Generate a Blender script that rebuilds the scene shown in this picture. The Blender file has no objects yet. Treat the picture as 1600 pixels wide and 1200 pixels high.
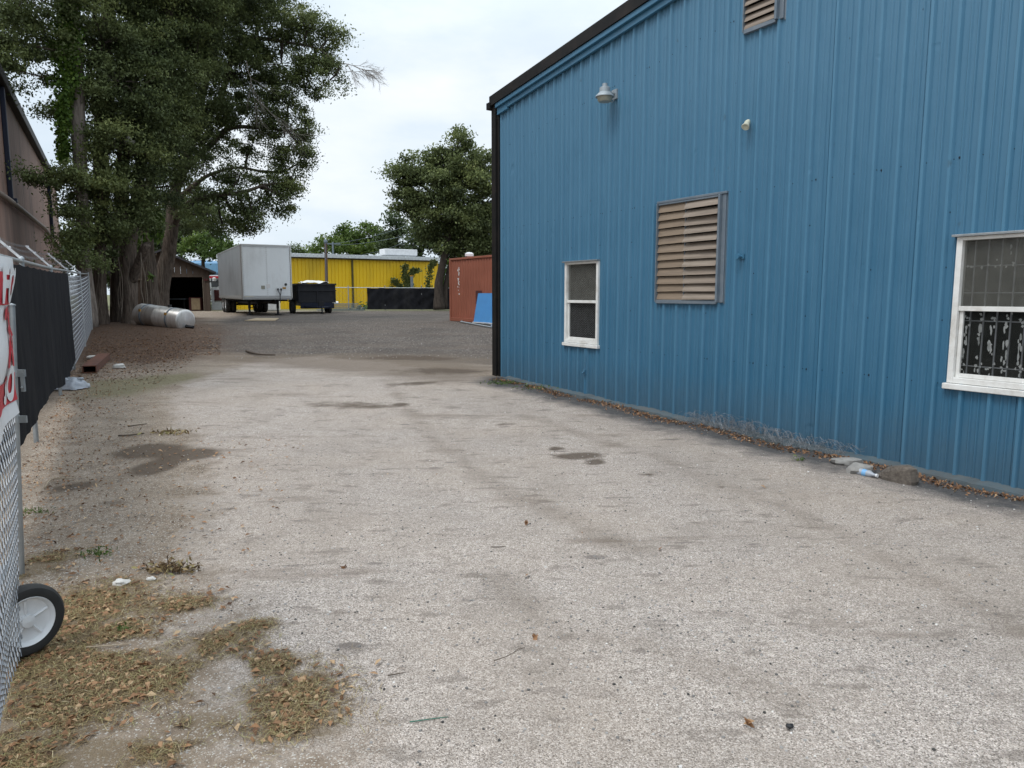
import bpy, math, random
import numpy as np
from mathutils import Vector, Matrix, noise as mn
random.seed(7); rng = np.random.default_rng(7)
R = math.radians
S = bpy.context.scene
COL = S.collection

# ------------------------------------------------------------------ camera
F = 1125.0; TH = math.atan(140.0/1125.0); CH = 1.65
cT, sT = math.cos(TH), math.sin(TH)
def ray(px, py):
    a = (px-800)/F; b = (600-py)/F
    return (a, cT+b*sT, -sT+b*cT)
def gz(x, y):
    def ss(t): t = max(0, min(1, t)); return t*t*(3-2*t)
    z = .55*(.22*ss((y-6.5)/8)+.78*ss((y-12)/19))
    d = ((x+13.5)**2/16+(y-27)**2/16)
    z += .10*math.exp(-d)
    return z
def gzn(X, Y):
    ss = lambda t: (lambda t: t*t*(3-2*t))(np.clip(t, 0, 1))
    z = .55*(.22*ss((Y-6.5)/8)+.78*ss((Y-12)/19))
    return z+.10*np.exp(-((X+13.5)**2/16+(Y-27)**2/16))
def P(px, py, Y):
    a, b, c = ray(px, py); t = Y/b
    return Vector((a*t, Y, CH+c*t))
def G(px, py):
    a, b, c = ray(px, py); z = 0.0; t = 1
    for _ in range(40):
        t = (z-CH)/c if c < -1e-4 else 300
        z = .5*z+.5*gz(a*t, b*t)
    return Vector((a*t, b*t, z))
cam = bpy.data.cameras.new('camera'); co = bpy.data.objects.new('camera', cam); COL.objects.link(co)
cam.sensor_width = 36; cam.lens = F/1600*36; cam.clip_end = 3000; cam.clip_start = .05
co.location = (0, 0, CH); co.rotation_euler = (math.pi/2-TH, 0, 0); S.camera = co

# ------------------------------------------------------------------ materials
def newmat(name):
    m = bpy.data.materials.new(name); m.use_nodes = True
    nt = m.node_tree; b = nt.nodes['Principled BSDF']
    return m, nt, b
def N(nt, t, **k):
    n = nt.nodes.new(t)
    for a, v in k.items():
        if a.startswith('i_'): n.inputs[a[2:].replace('_', ' ')].default_value = v
        else: setattr(n, a, v)
    return n
def ramp(nt, fac, stops, interp='LINEAR'):
    r = nt.nodes.new('ShaderNodeValToRGB'); r.color_ramp.interpolation = interp
    e = r.color_ramp.elements
    while len(e) < len(stops): e.new(.5)
    for el, (p, c) in zip(e, stops):
        el.position = p; el.color = (c, c, c, 1) if isinstance(c, (int, float)) else (*c, 1)
    nt.links.new(fac, r.inputs[0]); return r.outputs[0]
def mix(nt, f, a, b, mode='MIX'):
    m = nt.nodes.new('ShaderNodeMix'); m.data_type = 'RGBA'; m.blend_type = mode
    for sock, v in ((m.inputs[0], f), (m.inputs[6], a), (m.inputs[7], b)):
        if hasattr(v, 'links') or isinstance(v, bpy.types.NodeSocket): nt.links.new(v, sock)
        elif isinstance(v, (int, float)): sock.default_value = v
        else: sock.default_value = (*v, 1)
    return m.outputs[2]
def mth(nt, op, a, b=None, clamp=False):
    m = nt.nodes.new('ShaderNodeMath'); m.operation = op; m.use_clamp = clamp
    for i, v in enumerate((a, b)):
        if v is None: continue
        if isinstance(v, (int, float)): m.inputs[i].default_value = v
        else: nt.links.new(v, m.inputs[i])
    return m.outputs[0]
def coords(nt, scale=(1, 1, 1), kind='Object'):
    tc = nt.nodes.new('ShaderNodeTexCoord'); mp = nt.nodes.new('ShaderNodeMapping')
    mp.inputs['Scale'].default_value = scale
    nt.links.new(tc.outputs[kind], mp.inputs[0]); return mp.outputs[0]
def noise(nt, co, scale, detail=4, rough=.55):
    n = nt.nodes.new('ShaderNodeTexNoise'); n.inputs['Scale'].default_value = scale
    n.inputs['Detail'].default_value = detail; n.inputs['Roughness'].default_value = rough
    nt.links.new(co, n.inputs['Vector']); return n.outputs[0]
def voro(nt, co, scale, feat='F1'):
    n = nt.nodes.new('ShaderNodeTexVoronoi'); n.feature = feat; n.inputs['Scale'].default_value = scale
    nt.links.new(co, n.inputs['Vector']); return n
def bump(nt, h, strength, dist, bsdf):
    b = nt.nodes.new('ShaderNodeBump'); b.inputs['Strength'].default_value = strength; b.inputs['Distance'].default_value = dist
    nt.links.new(h, b.inputs['Height']); nt.links.new(b.outputs[0], bsdf.inputs['Normal'])
def pm(name, c1, c2=None, scale=3, rough=.6, metal=0, stretch=(1, 1, 1), bmp=0, bscale=None, dirt=None, dirt_amt=.5, spec=.5):
    """surface with two tones of noise, optional grime and bump"""
    m, nt, b = newmat(name); co = coords(nt, stretch)
    c2 = c2 or tuple(x*.75 for x in c1)
    n1 = noise(nt, co, scale, 6, .65)
    col = ramp(nt, n1, [(.3, c1), (.7, c2)])
    if dirt:
        n2 = noise(nt, co, scale*.37+.1, 5, .7)
        f = ramp(nt, n2, [(.5, 0.0), (.72, dirt_amt)])
        col = mix(nt, f, col, dirt)
    nt.links.new(col, b.inputs['Base Color'])
    b.inputs['Roughness'].default_value = rough; b.inputs['Metallic'].default_value = metal
    b.inputs['Specular IOR Level'].default_value = spec
    if bmp:
        n3 = noise(nt, co, bscale or scale*6, 4, .6)
        bump(nt, n3, bmp, .01, b)
    return m
M = {}
M['galv'] = pm('galvanised_steel', (.42, .44, .45), (.28, .30, .31), 12, .45, .7, bmp=.1)
M['wire'] = pm('galvanised_wire', (.36, .38, .40), (.24, .25, .27), 20, .5, .5)
M['oldwire'] = pm('weathered_wire', (.30, .31, .33), (.15, .155, .16), 15, .6, .3)
M['whitearm'] = pm('white_painted_arm', (.75, .76, .78), (.5, .5, .5), 15, .5)
M['black'] = pm('black_painted_trim', (.008, .008, .008), (.016, .014, .013), 6, .6, dirt=(.05, .035, .028), dirt_amt=.4, spec=.2)
M['blacksteel'] = pm('black_steel', (.012, .0125, .016), (.020, .021, .025), 4, .6, dirt=(.05, .045, .04), dirt_amt=.4, spec=.25)
M['rubber'] = pm('rubber', (.018, .018, .018), (.03, .029, .028), 10, .85)
M['dark'] = pm('dark_interior', (.008, .008, .008), (.012, .012, .012), 3, .9, spec=.1)
M['whitepaint'] = pm('white_window_paint', (.78, .78, .76), (.66, .65, .62), 9, .5, dirt=(.35, .3, .24), dirt_amt=.5, bmp=.1)
M['alu'] = pm('aluminium', (.58, .58, .57), (.45, .45, .44), 4, .38, .75, stretch=(1, 1, 5), bmp=.06)
M['tank'] = pm('brushed_tank_aluminium', (.72, .71, .69), (.52, .51, .49), 2.5, .38, .7, stretch=(6, 1, 1), bmp=.08, dirt=(.24, .2, .16), dirt_amt=.6)
M['rust'] = pm('rusty_steel', (.15, .055, .03), (.075, .03, .02), 9, .85, bmp=.5, dirt=(.03, .02, .015), dirt_amt=.6)
M['wood'] = pm('weathered_wood', (.20, .15, .11), (.12, .09, .07), 5, .85, stretch=(1, 1, .15), bmp=.3)
M['polewood'] = pm('pole_wood', (.16, .10, .07), (.09, .06, .045), 6, .85, stretch=(1, 1, .1), bmp=.3)
M['brownwall'] = pm('brown_clapboard', (.29, .185, .145), (.22, .135, .105), 1.2, .8, stretch=(1, 1, .25), dirt=(.09, .065, .055), dirt_amt=.75, bmp=.1)
M['navy'] = pm('dark_navy_metal', (.006, .010, .024), (.01, .014, .028), 5, .5, spec=.25)
M['pipe'] = pm('tan_pipe', (.22, .17, .14), (.15, .12, .1), 6, .6)
M['shed'] = pm('brown_shed_siding', (.085, .060, .043), (.058, .042, .032), 1.5, .85, stretch=(1, 1, .2), bmp=.2)
M['shedtrim'] = pm('pale_wood_trim', (.25, .21, .16), (.16, .13, .1), 5, .8)
M['shingle'] = pm('shed_roofing', (.05, .05, .055), (.03, .03, .035), 10, .9)
M['yellow'] = pm('yellow_metal_siding', (.80, .51, .006), (.72, .45, .006), .5, .55, stretch=(1, 1, .3), dirt=(.35, .24, .02), dirt_amt=.5)
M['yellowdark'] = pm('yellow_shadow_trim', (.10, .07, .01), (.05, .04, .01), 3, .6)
M['whiteroof'] = pm('white_metal_roofing', (.62, .65, .68), (.5, .52, .55), 2, .45, stretch=(1, 1, 1))
M['vinyl'] = pm('white_plastic', (.75, .76, .77), (.6, .61, .62), 6, .45)
M['bluepanel'] = pm('bright_blue_panel', (.07, .27, .58), (.06, .23, .52), 3, .5, dirt=(.1, .3, .5), dirt_amt=.3)
M['concrete'] = pm('concrete', (.32, .31, .29), (.2, .19, .18), 14, .9, bmp=.6, dirt=(.1, .09, .08), dirt_amt=.6)
M['bluecurb'] = pm('grey_blue_painted_footing', (.06, .10, .125), (.10, .11, .11), 5, .85, bmp=.5, dirt=(.06, .055, .05), dirt_amt=.8)
M['stone'] = pm('white_stone', (.62, .60, .56), (.45, .43, .4), 20, .8, bmp=.5)
M['tarp'] = pm('white_tarp', (.72, .72, .7), (.6, .6, .58), 5, .6)
M['bag'] = pm('translucent_plastic_bag', (.42, .45, .5), (.25, .27, .3), 12, .3)
M['redpaint'] = pm('red_print', (.55, .012, .03), (.48, .01, .025), 6, .55)
M['bannerwhite'] = pm('white_banner_vinyl', (.78, .78, .78), (.68, .68, .68), 6, .5)
M['camperwhite'] = pm('camper_white', (.65, .68, .7), (.5, .52, .55), 3, .5)
M['camperblue'] = pm('camper_blue', (.16, .36, .62), (.2, .42, .66), 1, .4)
M['glass'] = pm('dark_glass', (.02, .024, .028), (.035, .04, .04), 4, .12)
M['lampgrey'] = pm('lamp_grey_metal', (.36, .40, .42), (.26, .3, .33), 20, .5, .2)
M['lens'] = pm('aged_lens', (.36, .35, .28), (.26, .26, .22), 14, .3)
M['cream'] = pm('cream_plastic', (.62, .62, .5), (.45, .45, .35), 30, .5)
M['green'] = pm('green_plastic', (.04, .15, .10), (.04, .11, .08), 12, .5)
M['mustard'] = pm('mustard_fitting', (.45, .24, .04), (.3, .16, .03), 12, .6)
M['sand'] = pm('plywood_tan', (.42, .33, .2), (.3, .22, .14), 4, .85, bmp=.3)
M['slats'] = pm('weathered_grey_louvre', (.31, .25, .20), (.20, .16, .125), 3.5, .7, stretch=(.6, 1, 9), dirt=(.13, .1, .08), dirt_amt=.75)
M['slatstan'] = pm('weathered_tan_louvre', (.25, .185, .13), (.18, .135, .095), 3.5, .7, stretch=(.6, 1, 9), dirt=(.12, .09, .07), dirt_amt=.7)
M['ventframe'] = pm('blue_grey_vent_frame', (.13, .17, .21), (.2, .23, .26), 6, .5, .2)
M['stick'] = pm('dry_twig', (.10, .075, .055), (.06, .045, .035), 20, .9)
M['palestick'] = pm('pale_dry_twig', (.38, .31, .22), (.26, .2, .14), 20, .9)
M['trailergrey'] = pm('trailer_side_alloy', (.36, .375, .39), (.28, .295, .31), .7, .35, .3, stretch=(1, 1, 1), bmp=.03, dirt=(.14, .14, .14), dirt_amt=.4)
M['trailerfront'] = pm('trailer_front_paint', (.84, .88, .90), (.78, .82, .85), 1.2, .5, stretch=(1, 1, .4), dirt=(.3, .28, .26), dirt_amt=.35)
M['contrust'] = pm('container_dark_rust', (.09, .02, .018), (.06, .015, .015), 5, .8)
M['chipblack'] = pm('black_plastic', (.015, .015, .017), None, 8, .5)

def bluemat():
    m, nt, b = newmat('blue_ribbed_panel_paint'); co = coords(nt)
    co2 = coords(nt, (6, 1, .25))
    n1 = noise(nt, co, .9, 5); n2 = noise(nt, co2, 2.2, 6, .7)
    c = ramp(nt, n1, [(.3, (.030, .124, .215)), (.7, (.040, .142, .240))])
    c = mix(nt, ramp(nt, n2, [(.45, 0.0), (.75, .35)]), c, (.085, .215, .32))
    sx = N(nt, 'ShaderNodeSeparateXYZ'); tc = nt.nodes.new('ShaderNodeTexCoord'); nt.links.new(tc.outputs['Object'], sx.inputs[0])
    g = ramp(nt, mth(nt, 'ADD', mth(nt, 'MULTIPLY', sx.outputs[2], .9), mth(nt, 'MULTIPLY', noise(nt, co, 5, 5, .7), .5)), [(.22, .75), (.75, 0.0)])
    c = mix(nt, mth(nt, 'MULTIPLY', g, .55), c, (.075, .10, .115))
    light_grad = ramp(nt, mth(nt, 'ADD', mth(nt, 'MULTIPLY', sx.outputs[2], .2), mth(nt, 'MULTIPLY', n1, .25)), [(.2, 0.0), (1.15, .5)])
    c = mix(nt, light_grad, c, (.105, .235, .345))       # paler higher up: the wall's light gradient painted into the colour
    c = mix(nt, ramp(nt, mth(nt, 'MULTIPLY', sx.outputs[1], -1), [(.010, 0.0), (.027, .42)]), c, (.085, .225, .345))   # rib crowns paler: their highlight is put into the paint colour
    spots = ramp(nt, noise(nt, coords(nt, (1, 1, .6)), 9, 3, .5), [(.70, 0.0), (.76, .5)])
    c = mix(nt, spots, c, (.05, .10, .14))
    nt.links.new(c, b.inputs['Base Color'])
    nt.links.new(ramp(nt, n2, [(.3, .36), (.8, .55)]), b.inputs['Roughness'])
    # soft oil-canning
    hb = mth(nt, 'ADD', noise(nt, coords(nt, (2.5, 1, .7)), 1.6, 2), mth(nt, 'MULTIPLY', ramp(nt, noise(nt, co, 3.4, 2, .4), [(.70, 0.0), (.84, 1.0)]), -.7))
    bump(nt, hb, .5, .03, b)
    return m
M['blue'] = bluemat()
M['bluetrim'] = pm('blue_trim_paint', (.044, .150, .25), (.055, .17, .275), 3, .4, dirt=(.05, .1, .15), dirt_amt=.4)

def contmat():
    m, nt, b = newmat('red_container_paint'); co = coords(nt)
    n1 = noise(nt, co, 1.1, 5); n2 = noise(nt, coords(nt, (5, 5, .5)), 1.2, 6, .7)
    c = ramp(nt, n1, [(.3, (.25, .080, .045)), (.7, (.32, .105, .062))])
    c = mix(nt, ramp(nt, n2, [(.58, 0.0), (.8, .7)]), c, (.12, .035, .025))
    nt.links.new(c, b.inputs['Base Color']); b.inputs['Roughness'].default_value = .65
    return m
M['cont'] = contmat()

def barkmat(name, c1, c2, s=1):
    m, nt, b = newmat(name); co = coords(nt, (1, 1, .14)); co2 = coords(nt)
    n1 = noise(nt, co, 14*s, 6, .7); n2 = noise(nt, co2, 1.3, 4)
    c = ramp(nt, n1, [(.35, c2), (.62, c1)])
    c = mix(nt, ramp(nt, n2, [(.45, 0.0), (.7, .6)]), c, tuple(x*.55 for x in c1))
    nt.links.new(c, b.inputs['Base Color']); b.inputs['Roughness'].default_value = .95; b.inputs['Specular IOR Level'].default_value = .15
    bump(nt, n1, 1.0, .04, b); return m
M['bark'] = barkmat('brown_bark', (.17, .135, .11), (.045, .035, .028))
M['barkgrey'] = barkmat('pale_grey_bark', (.34, .29, .25), (.11, .09, .075))
M['barkdark'] = barkmat('dark_bark', (.085, .068, .055), (.025, .02, .018))
M['rootvine'] = pm('hanging_vine_stem', (.20, .165, .13), (.11, .09, .07), 10, .9)
M['deadtwig'] = pm('bare_dead_twigs', (.26, .23, .2), (.16, .14, .12), 10, .9)

def leafmat(name, stops, trans=.33, rough=.6):
    m, nt, b = newmat(name)
    a = nt.nodes.new('ShaderNodeAttribute'); a.attribute_name = 'tint'
    c = ramp(nt, a.outputs['Fac'], stops)
    nt.links.new(c, b.inputs['Base Color']); b.inputs['Roughness'].default_value = rough; b.inputs['Specular IOR Level'].default_value = .3
    if trans > 0:
        t = nt.nodes.new('ShaderNodeBsdfTranslucent'); nt.links.new(c, t.inputs[0])
        ms = nt.nodes.new('ShaderNodeMixShader'); ms.inputs[0].default_value = trans
        nt.links.new(b.outputs[0], ms.inputs[1]); nt.links.new(t.outputs[0], ms.inputs[2])
        nt.links.new(ms.outputs[0], nt.nodes['Material Output'].inputs[0])
    return m
M['leafoak'] = leafmat('oak_leaves', [(0, (.050, .066, .027)), (.5, (.145, .178, .066)), (.85, (.25, .285, .10)), (1, (.34, .36, .15))])
M['leafdark'] = leafmat('dark_oak_leaves', [(0, (.040, .055, .022)), (.5, (.110, .140, .052)), (.85, (.19, .225, .078)), (1, (.29, .31, .12))])
M['leafbright'] = leafmat('bright_vine_leaves', [(0, (.035, .07, .012)), (.5, (.085, .150, .024)), (1, (.19, .28, .05))])
M['leaflime'] = leafmat('light_green_leaves', [(0, (.03, .058, .014)), (.5, (.085, .135, .028)), (1, (.20, .26, .06))])
M['leaffar'] = leafmat('far_tree_leaves', [(0, (.028, .045, .02)), (.5, (.06, .088, .035)), (1, (.12, .155, .06))])
M['litter'] = leafmat('dry_fallen_leaves', [(0, (.07, .035, .02)), (.35, (.17, .085, .04)), (.7, (.33, .18, .09)), (1, (.48, .34, .2))], .1)
M['straw'] = leafmat('dry_grass_clippings', [(0, (.07, .04, .02)), (.35, (.19, .125, .06)), (.65, (.33, .25, .12)), (.85, (.30, .29, .12)), (1, (.58, .48, .30))], .1)
M['weed'] = leafmat('weed_leaves', [(0, (.04, .08, .015)), (.5, (.08, .14, .03)), (1, (.2, .25, .08))], .2)
M['stones'] = leafmat('loose_gravel', [(0, (.05, .048, .045)), (.4, (.2, .19, .18)), (.8, (.42, .4, .38)), (1, (.7, .68, .65))], 0, .85)

# ------------------------------------------------------------------ object plumbing
ROOTS = {}
def tag(o, label=None, cat=None, group=None, kind=None):
    if label: o['label'] = label
    if cat: o['category'] = cat
    if group: o['group'] = group
    if kind: o['kind'] = kind
    return o
def empty(name, label, cat, loc, rotz=0, group=None):
    o = bpy.data.objects.new(name, None); COL.objects.link(o)
    o.empty_display_size = .2
    o.location = loc; o.rotation_euler = (0, 0, rotz)
    ROOTS[o.name] = (Matrix.Translation(Vector(loc)) @ Matrix.Rotation(rotz, 4, 'Z'))
    return tag(o, label, cat, group)
def rootof(o):
    while o.parent: o = o.parent
    return o
def inst(name, mesh, parent=None, loc=(0, 0, 0)):
    o = bpy.data.objects.new(name, mesh); COL.objects.link(o); o.parent = parent; o.location = loc
    if not parent: ROOTS[o.name] = Matrix.Translation(Vector(loc))
    return o
class MB:
    def __init__(s, mat=None): s.v = []; s.f = []; s.mi = []; s.mats = []; s.T = mat
    def add(s, vs, fs, m=0):
        o = len(s.v)
        if s.T is not None: vs = [s.T @ Vector(p) for p in vs]
        s.v += [tuple(p) for p in vs]; s.f += [tuple(i+o for i in f) for f in fs]; s.mi += [m]*len(fs)
    def box(s, c, d, rz=0, rx=0, ry=0, m=0, taper=1.0, bev=0):
        x, y, z = (q/2 for q in d)
        Mt = Matrix.Translation(Vector(c)) @ Matrix.Rotation(rz, 4, 'Z') @ Matrix.Rotation(ry, 4, 'Y') @ Matrix.Rotation(rx, 4, 'X')
        vs = [Mt @ Vector(p) for p in [(-x, -y, -z), (x, -y, -z), (x, y, -z), (-x, y, -z), (-x*taper, -y*taper, z), (x*taper, -y*taper, z), (x*taper, y*taper, z), (-x*taper, y*taper, z)]]
        s.add(vs, [(0, 3, 2, 1), (4, 5, 6, 7), (0, 1, 5, 4), (1, 2, 6, 5), (2, 3, 7, 6), (3, 0, 4, 7)], m)
    def b2(s, x0, x1, y0, y1, z0, z1, m=0):
        s.box(((x0+x1)/2, (y0+y1)/2, (z0+z1)/2), (abs(x1-x0), abs(y1-y0), abs(z1-z0)), m=m)
    def tube(s, pts, rad, n=8, m=0, cap=True, lump=0, seed=0):
        pts = [Vector(p) for p in pts]
        if isinstance(rad, (int, float)): rad = [rad]*len(pts)
        vs = []; fs = []
        up = Vector((0, 0, 1)); d0 = (pts[1]-pts[0]).normalized()
        if abs(d0.z) > .95: up = Vector((1, 0, 0))
        a = d0.cross(up).normalized()
        for i, p in enumerate(pts):
            d = (pts[min(i+1, len(pts)-1)]-pts[max(i-1, 0)]).normalized()
            a = (a-d*a.dot(d)).normalized(); b = d.cross(a)
            for k in range(n):
                t = 2*math.pi*k/n
                q = a*math.cos(t)+b*math.sin(t)
                r = rad[i]
                if lump: r *= 1+lump*(mn.noise(Vector((q.x*1.6+seed, q.y*1.6, q.z*1.6+i*.25)))*1.4+.35*mn.noise(Vector((q.x*5, q.y*5+seed, i*.3))))
                vs.append(p+q*r)
        for i in range(len(pts)-1):
            for k in range(n):
                k2 = (k+1) % n
                fs.append((i*n+k, i*n+k2, (i+1)*n+k2, (i+1)*n+k))
        if cap:
            fs.append(tuple(range(n))[::-1]); fs.append(tuple((len(pts)-1)*n+k for k in range(n)))
        s.add(vs, fs, m)
    def cyl(s, a, b, r, n=16, m=0, r2=None):
        s.tube([a, b], [r, r if r2 is None else r2], n, m)
    def lathe(s, c, axis, prof, n=28, m=0, close=True):
        """prof: list of (distance along axis, radius)"""
        ax = Vector(axis).normalized(); up = Vector((0, 0, 1)) if abs(ax.z) < .9 else Vector((1, 0, 0))
        a = ax.cross(up).normalized(); b = ax.cross(a); c = Vector(c)
        vs = [c+ax*h+(a*math.cos(2*math.pi*k/n)+b*math.sin(2*math.pi*k/n))*max(r, 1e-4) for h, r in prof for k in range(n)]
        fs = [(i*n+k, i*n+(k+1) % n, (i+1)*n+(k+1) % n, (i+1)*n+k) for i in range(len(prof)-1) for k in range(n)]
        s.add(vs, fs, m)
    def quad(s, a, b, c, d, m=0): s.add([a, b, c, d], [(0, 1, 2, 3)], m)
    def grid(s, fn, nu, nv, m=0):
        vs = [fn(i/nu, j/nv) for j in range(nv+1) for i in range(nu+1)]
        fs = [(j*(nu+1)+i, j*(nu+1)+i+1, (j+1)*(nu+1)+i+1, (j+1)*(nu+1)+i) for j in range(nv) for i in range(nu)]
        s.add(vs, fs, m)
    def build(s, name, mats, parent=None, origin=None, local=False, smooth=False, bevel=0):
        if not isinstance(mats, (list, tuple)): mats = [mats]
        me = bpy.data.meshes.new(name)
        vs = s.v
        if parent is not None and not local:
            inv = ROOTS[rootof(parent).name].inverted(); vs = [tuple(inv @ Vector(p)) for p in vs]
        elif parent is None:
            if origin is None:
                arr = np.array(vs); origin = (arr[:, 0].mean(), arr[:, 1].mean(), arr[:, 2].min())
            vs = [(p[0]-origin[0], p[1]-origin[1], p[2]-origin[2]) for p in vs]
        me.from_pydata(vs, [], s.f); 
        for mt in mats: me.materials.append(mt)
        if len(mats) > 1: me.polygons.foreach_set('material_index', s.mi)
        if smooth:
            me.polygons.foreach_set('use_smooth', [True]*len(me.polygons))
            if smooth != 2:
                try: me.set_sharp_from_angle(angle=R(40))
                except Exception: pass
        o = inst(name, me, parent, origin if parent is None else (0, 0, 0))
        if bevel:
            md = o.modifiers.new('bevel', 'BEVEL'); md.width = bevel; md.segments = 2; md.limit_method = 'ANGLE'; md.angle_limit = R(40)
        return o
def np_mesh(name, V, nper, mat, parent=None, tint=None, origin=None):
    """V: (n*nper,3) array; every nper (4) vertices is one face"""
    V = np.asarray(V, dtype=np.float32).reshape(-1, 3)
    if parent is not None: 
        off = np.array(ROOTS[rootof(parent).name].translation, dtype=np.float32); loc = (0, 0, 0)
    else:
        off = np.array(origin if origin is not None else (V[:, 0].mean(), V[:, 1].mean(), V[:, 2].min()), dtype=np.float32); loc = tuple(float(q) for q in off)
    V = V-off
    n = len(V)//nper
    me = bpy.data.meshes.new(name)
    me.vertices.add(len(V)); me.vertices.foreach_set('co', V.ravel())
    me.loops.add(len(V)); me.loops.foreach_set('vertex_index', np.arange(len(V), dtype=np.int32))
    me.polygons.add(n); me.polygons.foreach_set('loop_start', np.arange(0, len(V), nper, dtype=np.int32))
    me.polygons.foreach_set('loop_total', np.full(n, nper, dtype=np.int32))
    me.update(calc_edges=True)
    me.materials.append(mat)
    if tint is not None:
        at = me.attributes.new('tint', 'FLOAT', 'POINT')
        at.data.foreach_set('value', np.repeat(np.asarray(tint, dtype=np.float32), nper))
    me.validate()
    return inst(name, me, parent, loc)

def spline(pts, per=6):
    """Catmull-Rom through tuples of any length"""
    A = [np.array(p, float) for p in pts]; A = [2*A[0]-A[1]]+A+[2*A[-1]-A[-2]]
    out = []
    for i in range(1, len(A)-2):
        for k in range(per):
            t = k/per
            out.append(.5*((2*A[i])+(-A[i-1]+A[i+1])*t+(2*A[i-1]-5*A[i]+4*A[i+1]-A[i+2])*t*t+(-A[i-1]+3*A[i]-3*A[i+1]+A[i+2])*t**3))
    out.append(A[-2]); return out

# ------------------------------------------------------------------ ground
def polysd(X, Y, poly):
    """signed distance, positive inside"""
    d = np.full(X.shape, 1e9); ins = np.zeros(X.shape, bool)
    n = len(poly)
    for i in range(n):
        x0, y0 = poly[i][0], poly[i][1]; x1, y1 = poly[(i+1) % n][0], poly[(i+1) % n][1]
        dx, dy = x1-x0, y1-y0; L = dx*dx+dy*dy+1e-12
        t = np.clip(((X-x0)*dx+(Y-y0)*dy)/L, 0, 1)
        d = np.minimum(d, np.hypot(X-(x0+t*dx), Y-(y0+t*dy)))
        c = ((y0 > Y) != (y1 > Y)) & (X < (x1-x0)*(Y-y0)/((y1-y0) if abs(y1-y0) > 1e-9 else 1e-9)+x0)
        ins ^= c
    return np.where(ins, d, -d)
def gp(*pts): return [tuple(G(*p))[:2] for p in pts]
pave = gp((1700, 1280), (1000, 1280), (560, 1280), (545, 1160), (430, 1130), (330, 1000), (330, 930), (290, 880), (330, 800), (312, 700), (262, 640), (285, 602), (370, 572), (430, 558), (500, 556), (640, 572), (770, 592))
pave = [(6, -3), (3.5, -3), (-1.2, -3)] + pave[2:] + [(4.6, 5.2), (8, -1)]
lot = [(-11, 60), (-15, 40)] + gp((230, 560), (330, 548), (400, 556), (520, 562), (640, 566), (770, 572), (900, 572)) + [(30, 20), (60, 60), (40, 64), (-20, 64)]
mulch = gp((110, 590), (150, 570), (240, 572), (330, 556), (345, 520), (312, 500)) + [(-14, 34), (-22, 38), (-24, 20), (-12, 12)]
# clumps of mown, dried grass: (px, py, rx, ry)
CLIP = [(120, 955, 100, 42), (285, 948, 62, 13), (345, 1010, 70, 22), (60, 1010, 60, 60), (130, 1050, 120, 50), (80, 1130, 100, 60), (235, 1065, 90, 35),
        (310, 1130, 45, 14), (425, 1040, 62, 20), (460, 1090, 88, 42), (470, 1135, 80, 25), (220, 1175, 120, 24), (60, 1190, 90, 30), (60, 885, 40, 24), (205, 912, 40, 12), (175, 990, 60, 24), (400, 985, 40, 12)]
BARE = [(345, 1060, 48, 26), (200, 1010, 55, 10), (330, 1180, 60, 16)]
def worldell(e):
    px, py, rx, ry = e
    c = G(px, py); a = G(px+rx, py); b = G(px, py-ry)
    return (c.x, c.y, abs(a.x-c.x), abs(b.y-c.y))
CLIPW = [worldell(e) for e in CLIP]; BAREW = [worldell(e) for e in BARE]
STAINS = [(235, 705, 55, 12, 1), (290, 712, 50, 12, 1), (245, 730, 35, 14, .9), (115, 760, 35, 12, .7), (905, 712, 40, 5, .9), (870, 700, 14, 3, .9), (930, 722, 16, 4, .9), (1245, 967, 18, 4, .8), (1458, 1041, 22, 7, .8), (355, 800, 18, 5, .6), (375, 840, 26, 6, .5),
          (560, 632, 90, 6, .6), (625, 630, 22, 3, .7), (1090, 640, 40, 6, .5), (790, 663, 22, 3, .6), (840, 838, 20, 5, .4), (180, 785, 40, 8, .5), (545, 965, 70, 16, .45), (1010, 742, 18, 3, .7), (1130, 760, 14, 3, .6), (1110, 740, 10, 2, .7), (650, 600, 60, 4, .6), (700, 580, 80, 6, .7), (760, 1150, 5, 3, .5), (640, 560, 90, 4, .7)]
STW = [worldell(e[:4])+(e[4],) for e in STAINS]
TRACK = [gp((780, 905), (860, 985), (1000, 1010), (1150, 1055), (1255, 1098)), gp((600, 590), (680, 690), (800, 770), (1000, 860)), gp((820, 650), (1040, 720), (1300, 830), (1600, 980))]
def axis(lo, hi, step, far0, far1):
    a = list(np.arange(lo, hi+step/2, step)); s = step
    x = a[-1]
    while x < far1: s *= 1.13; x += s; a.append(x)
    x = a[0]; s = step; pre = []
    while x > far0: s *= 1.13; x -= s; pre.append(x)
    return np.array(pre[::-1]+a)
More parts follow.
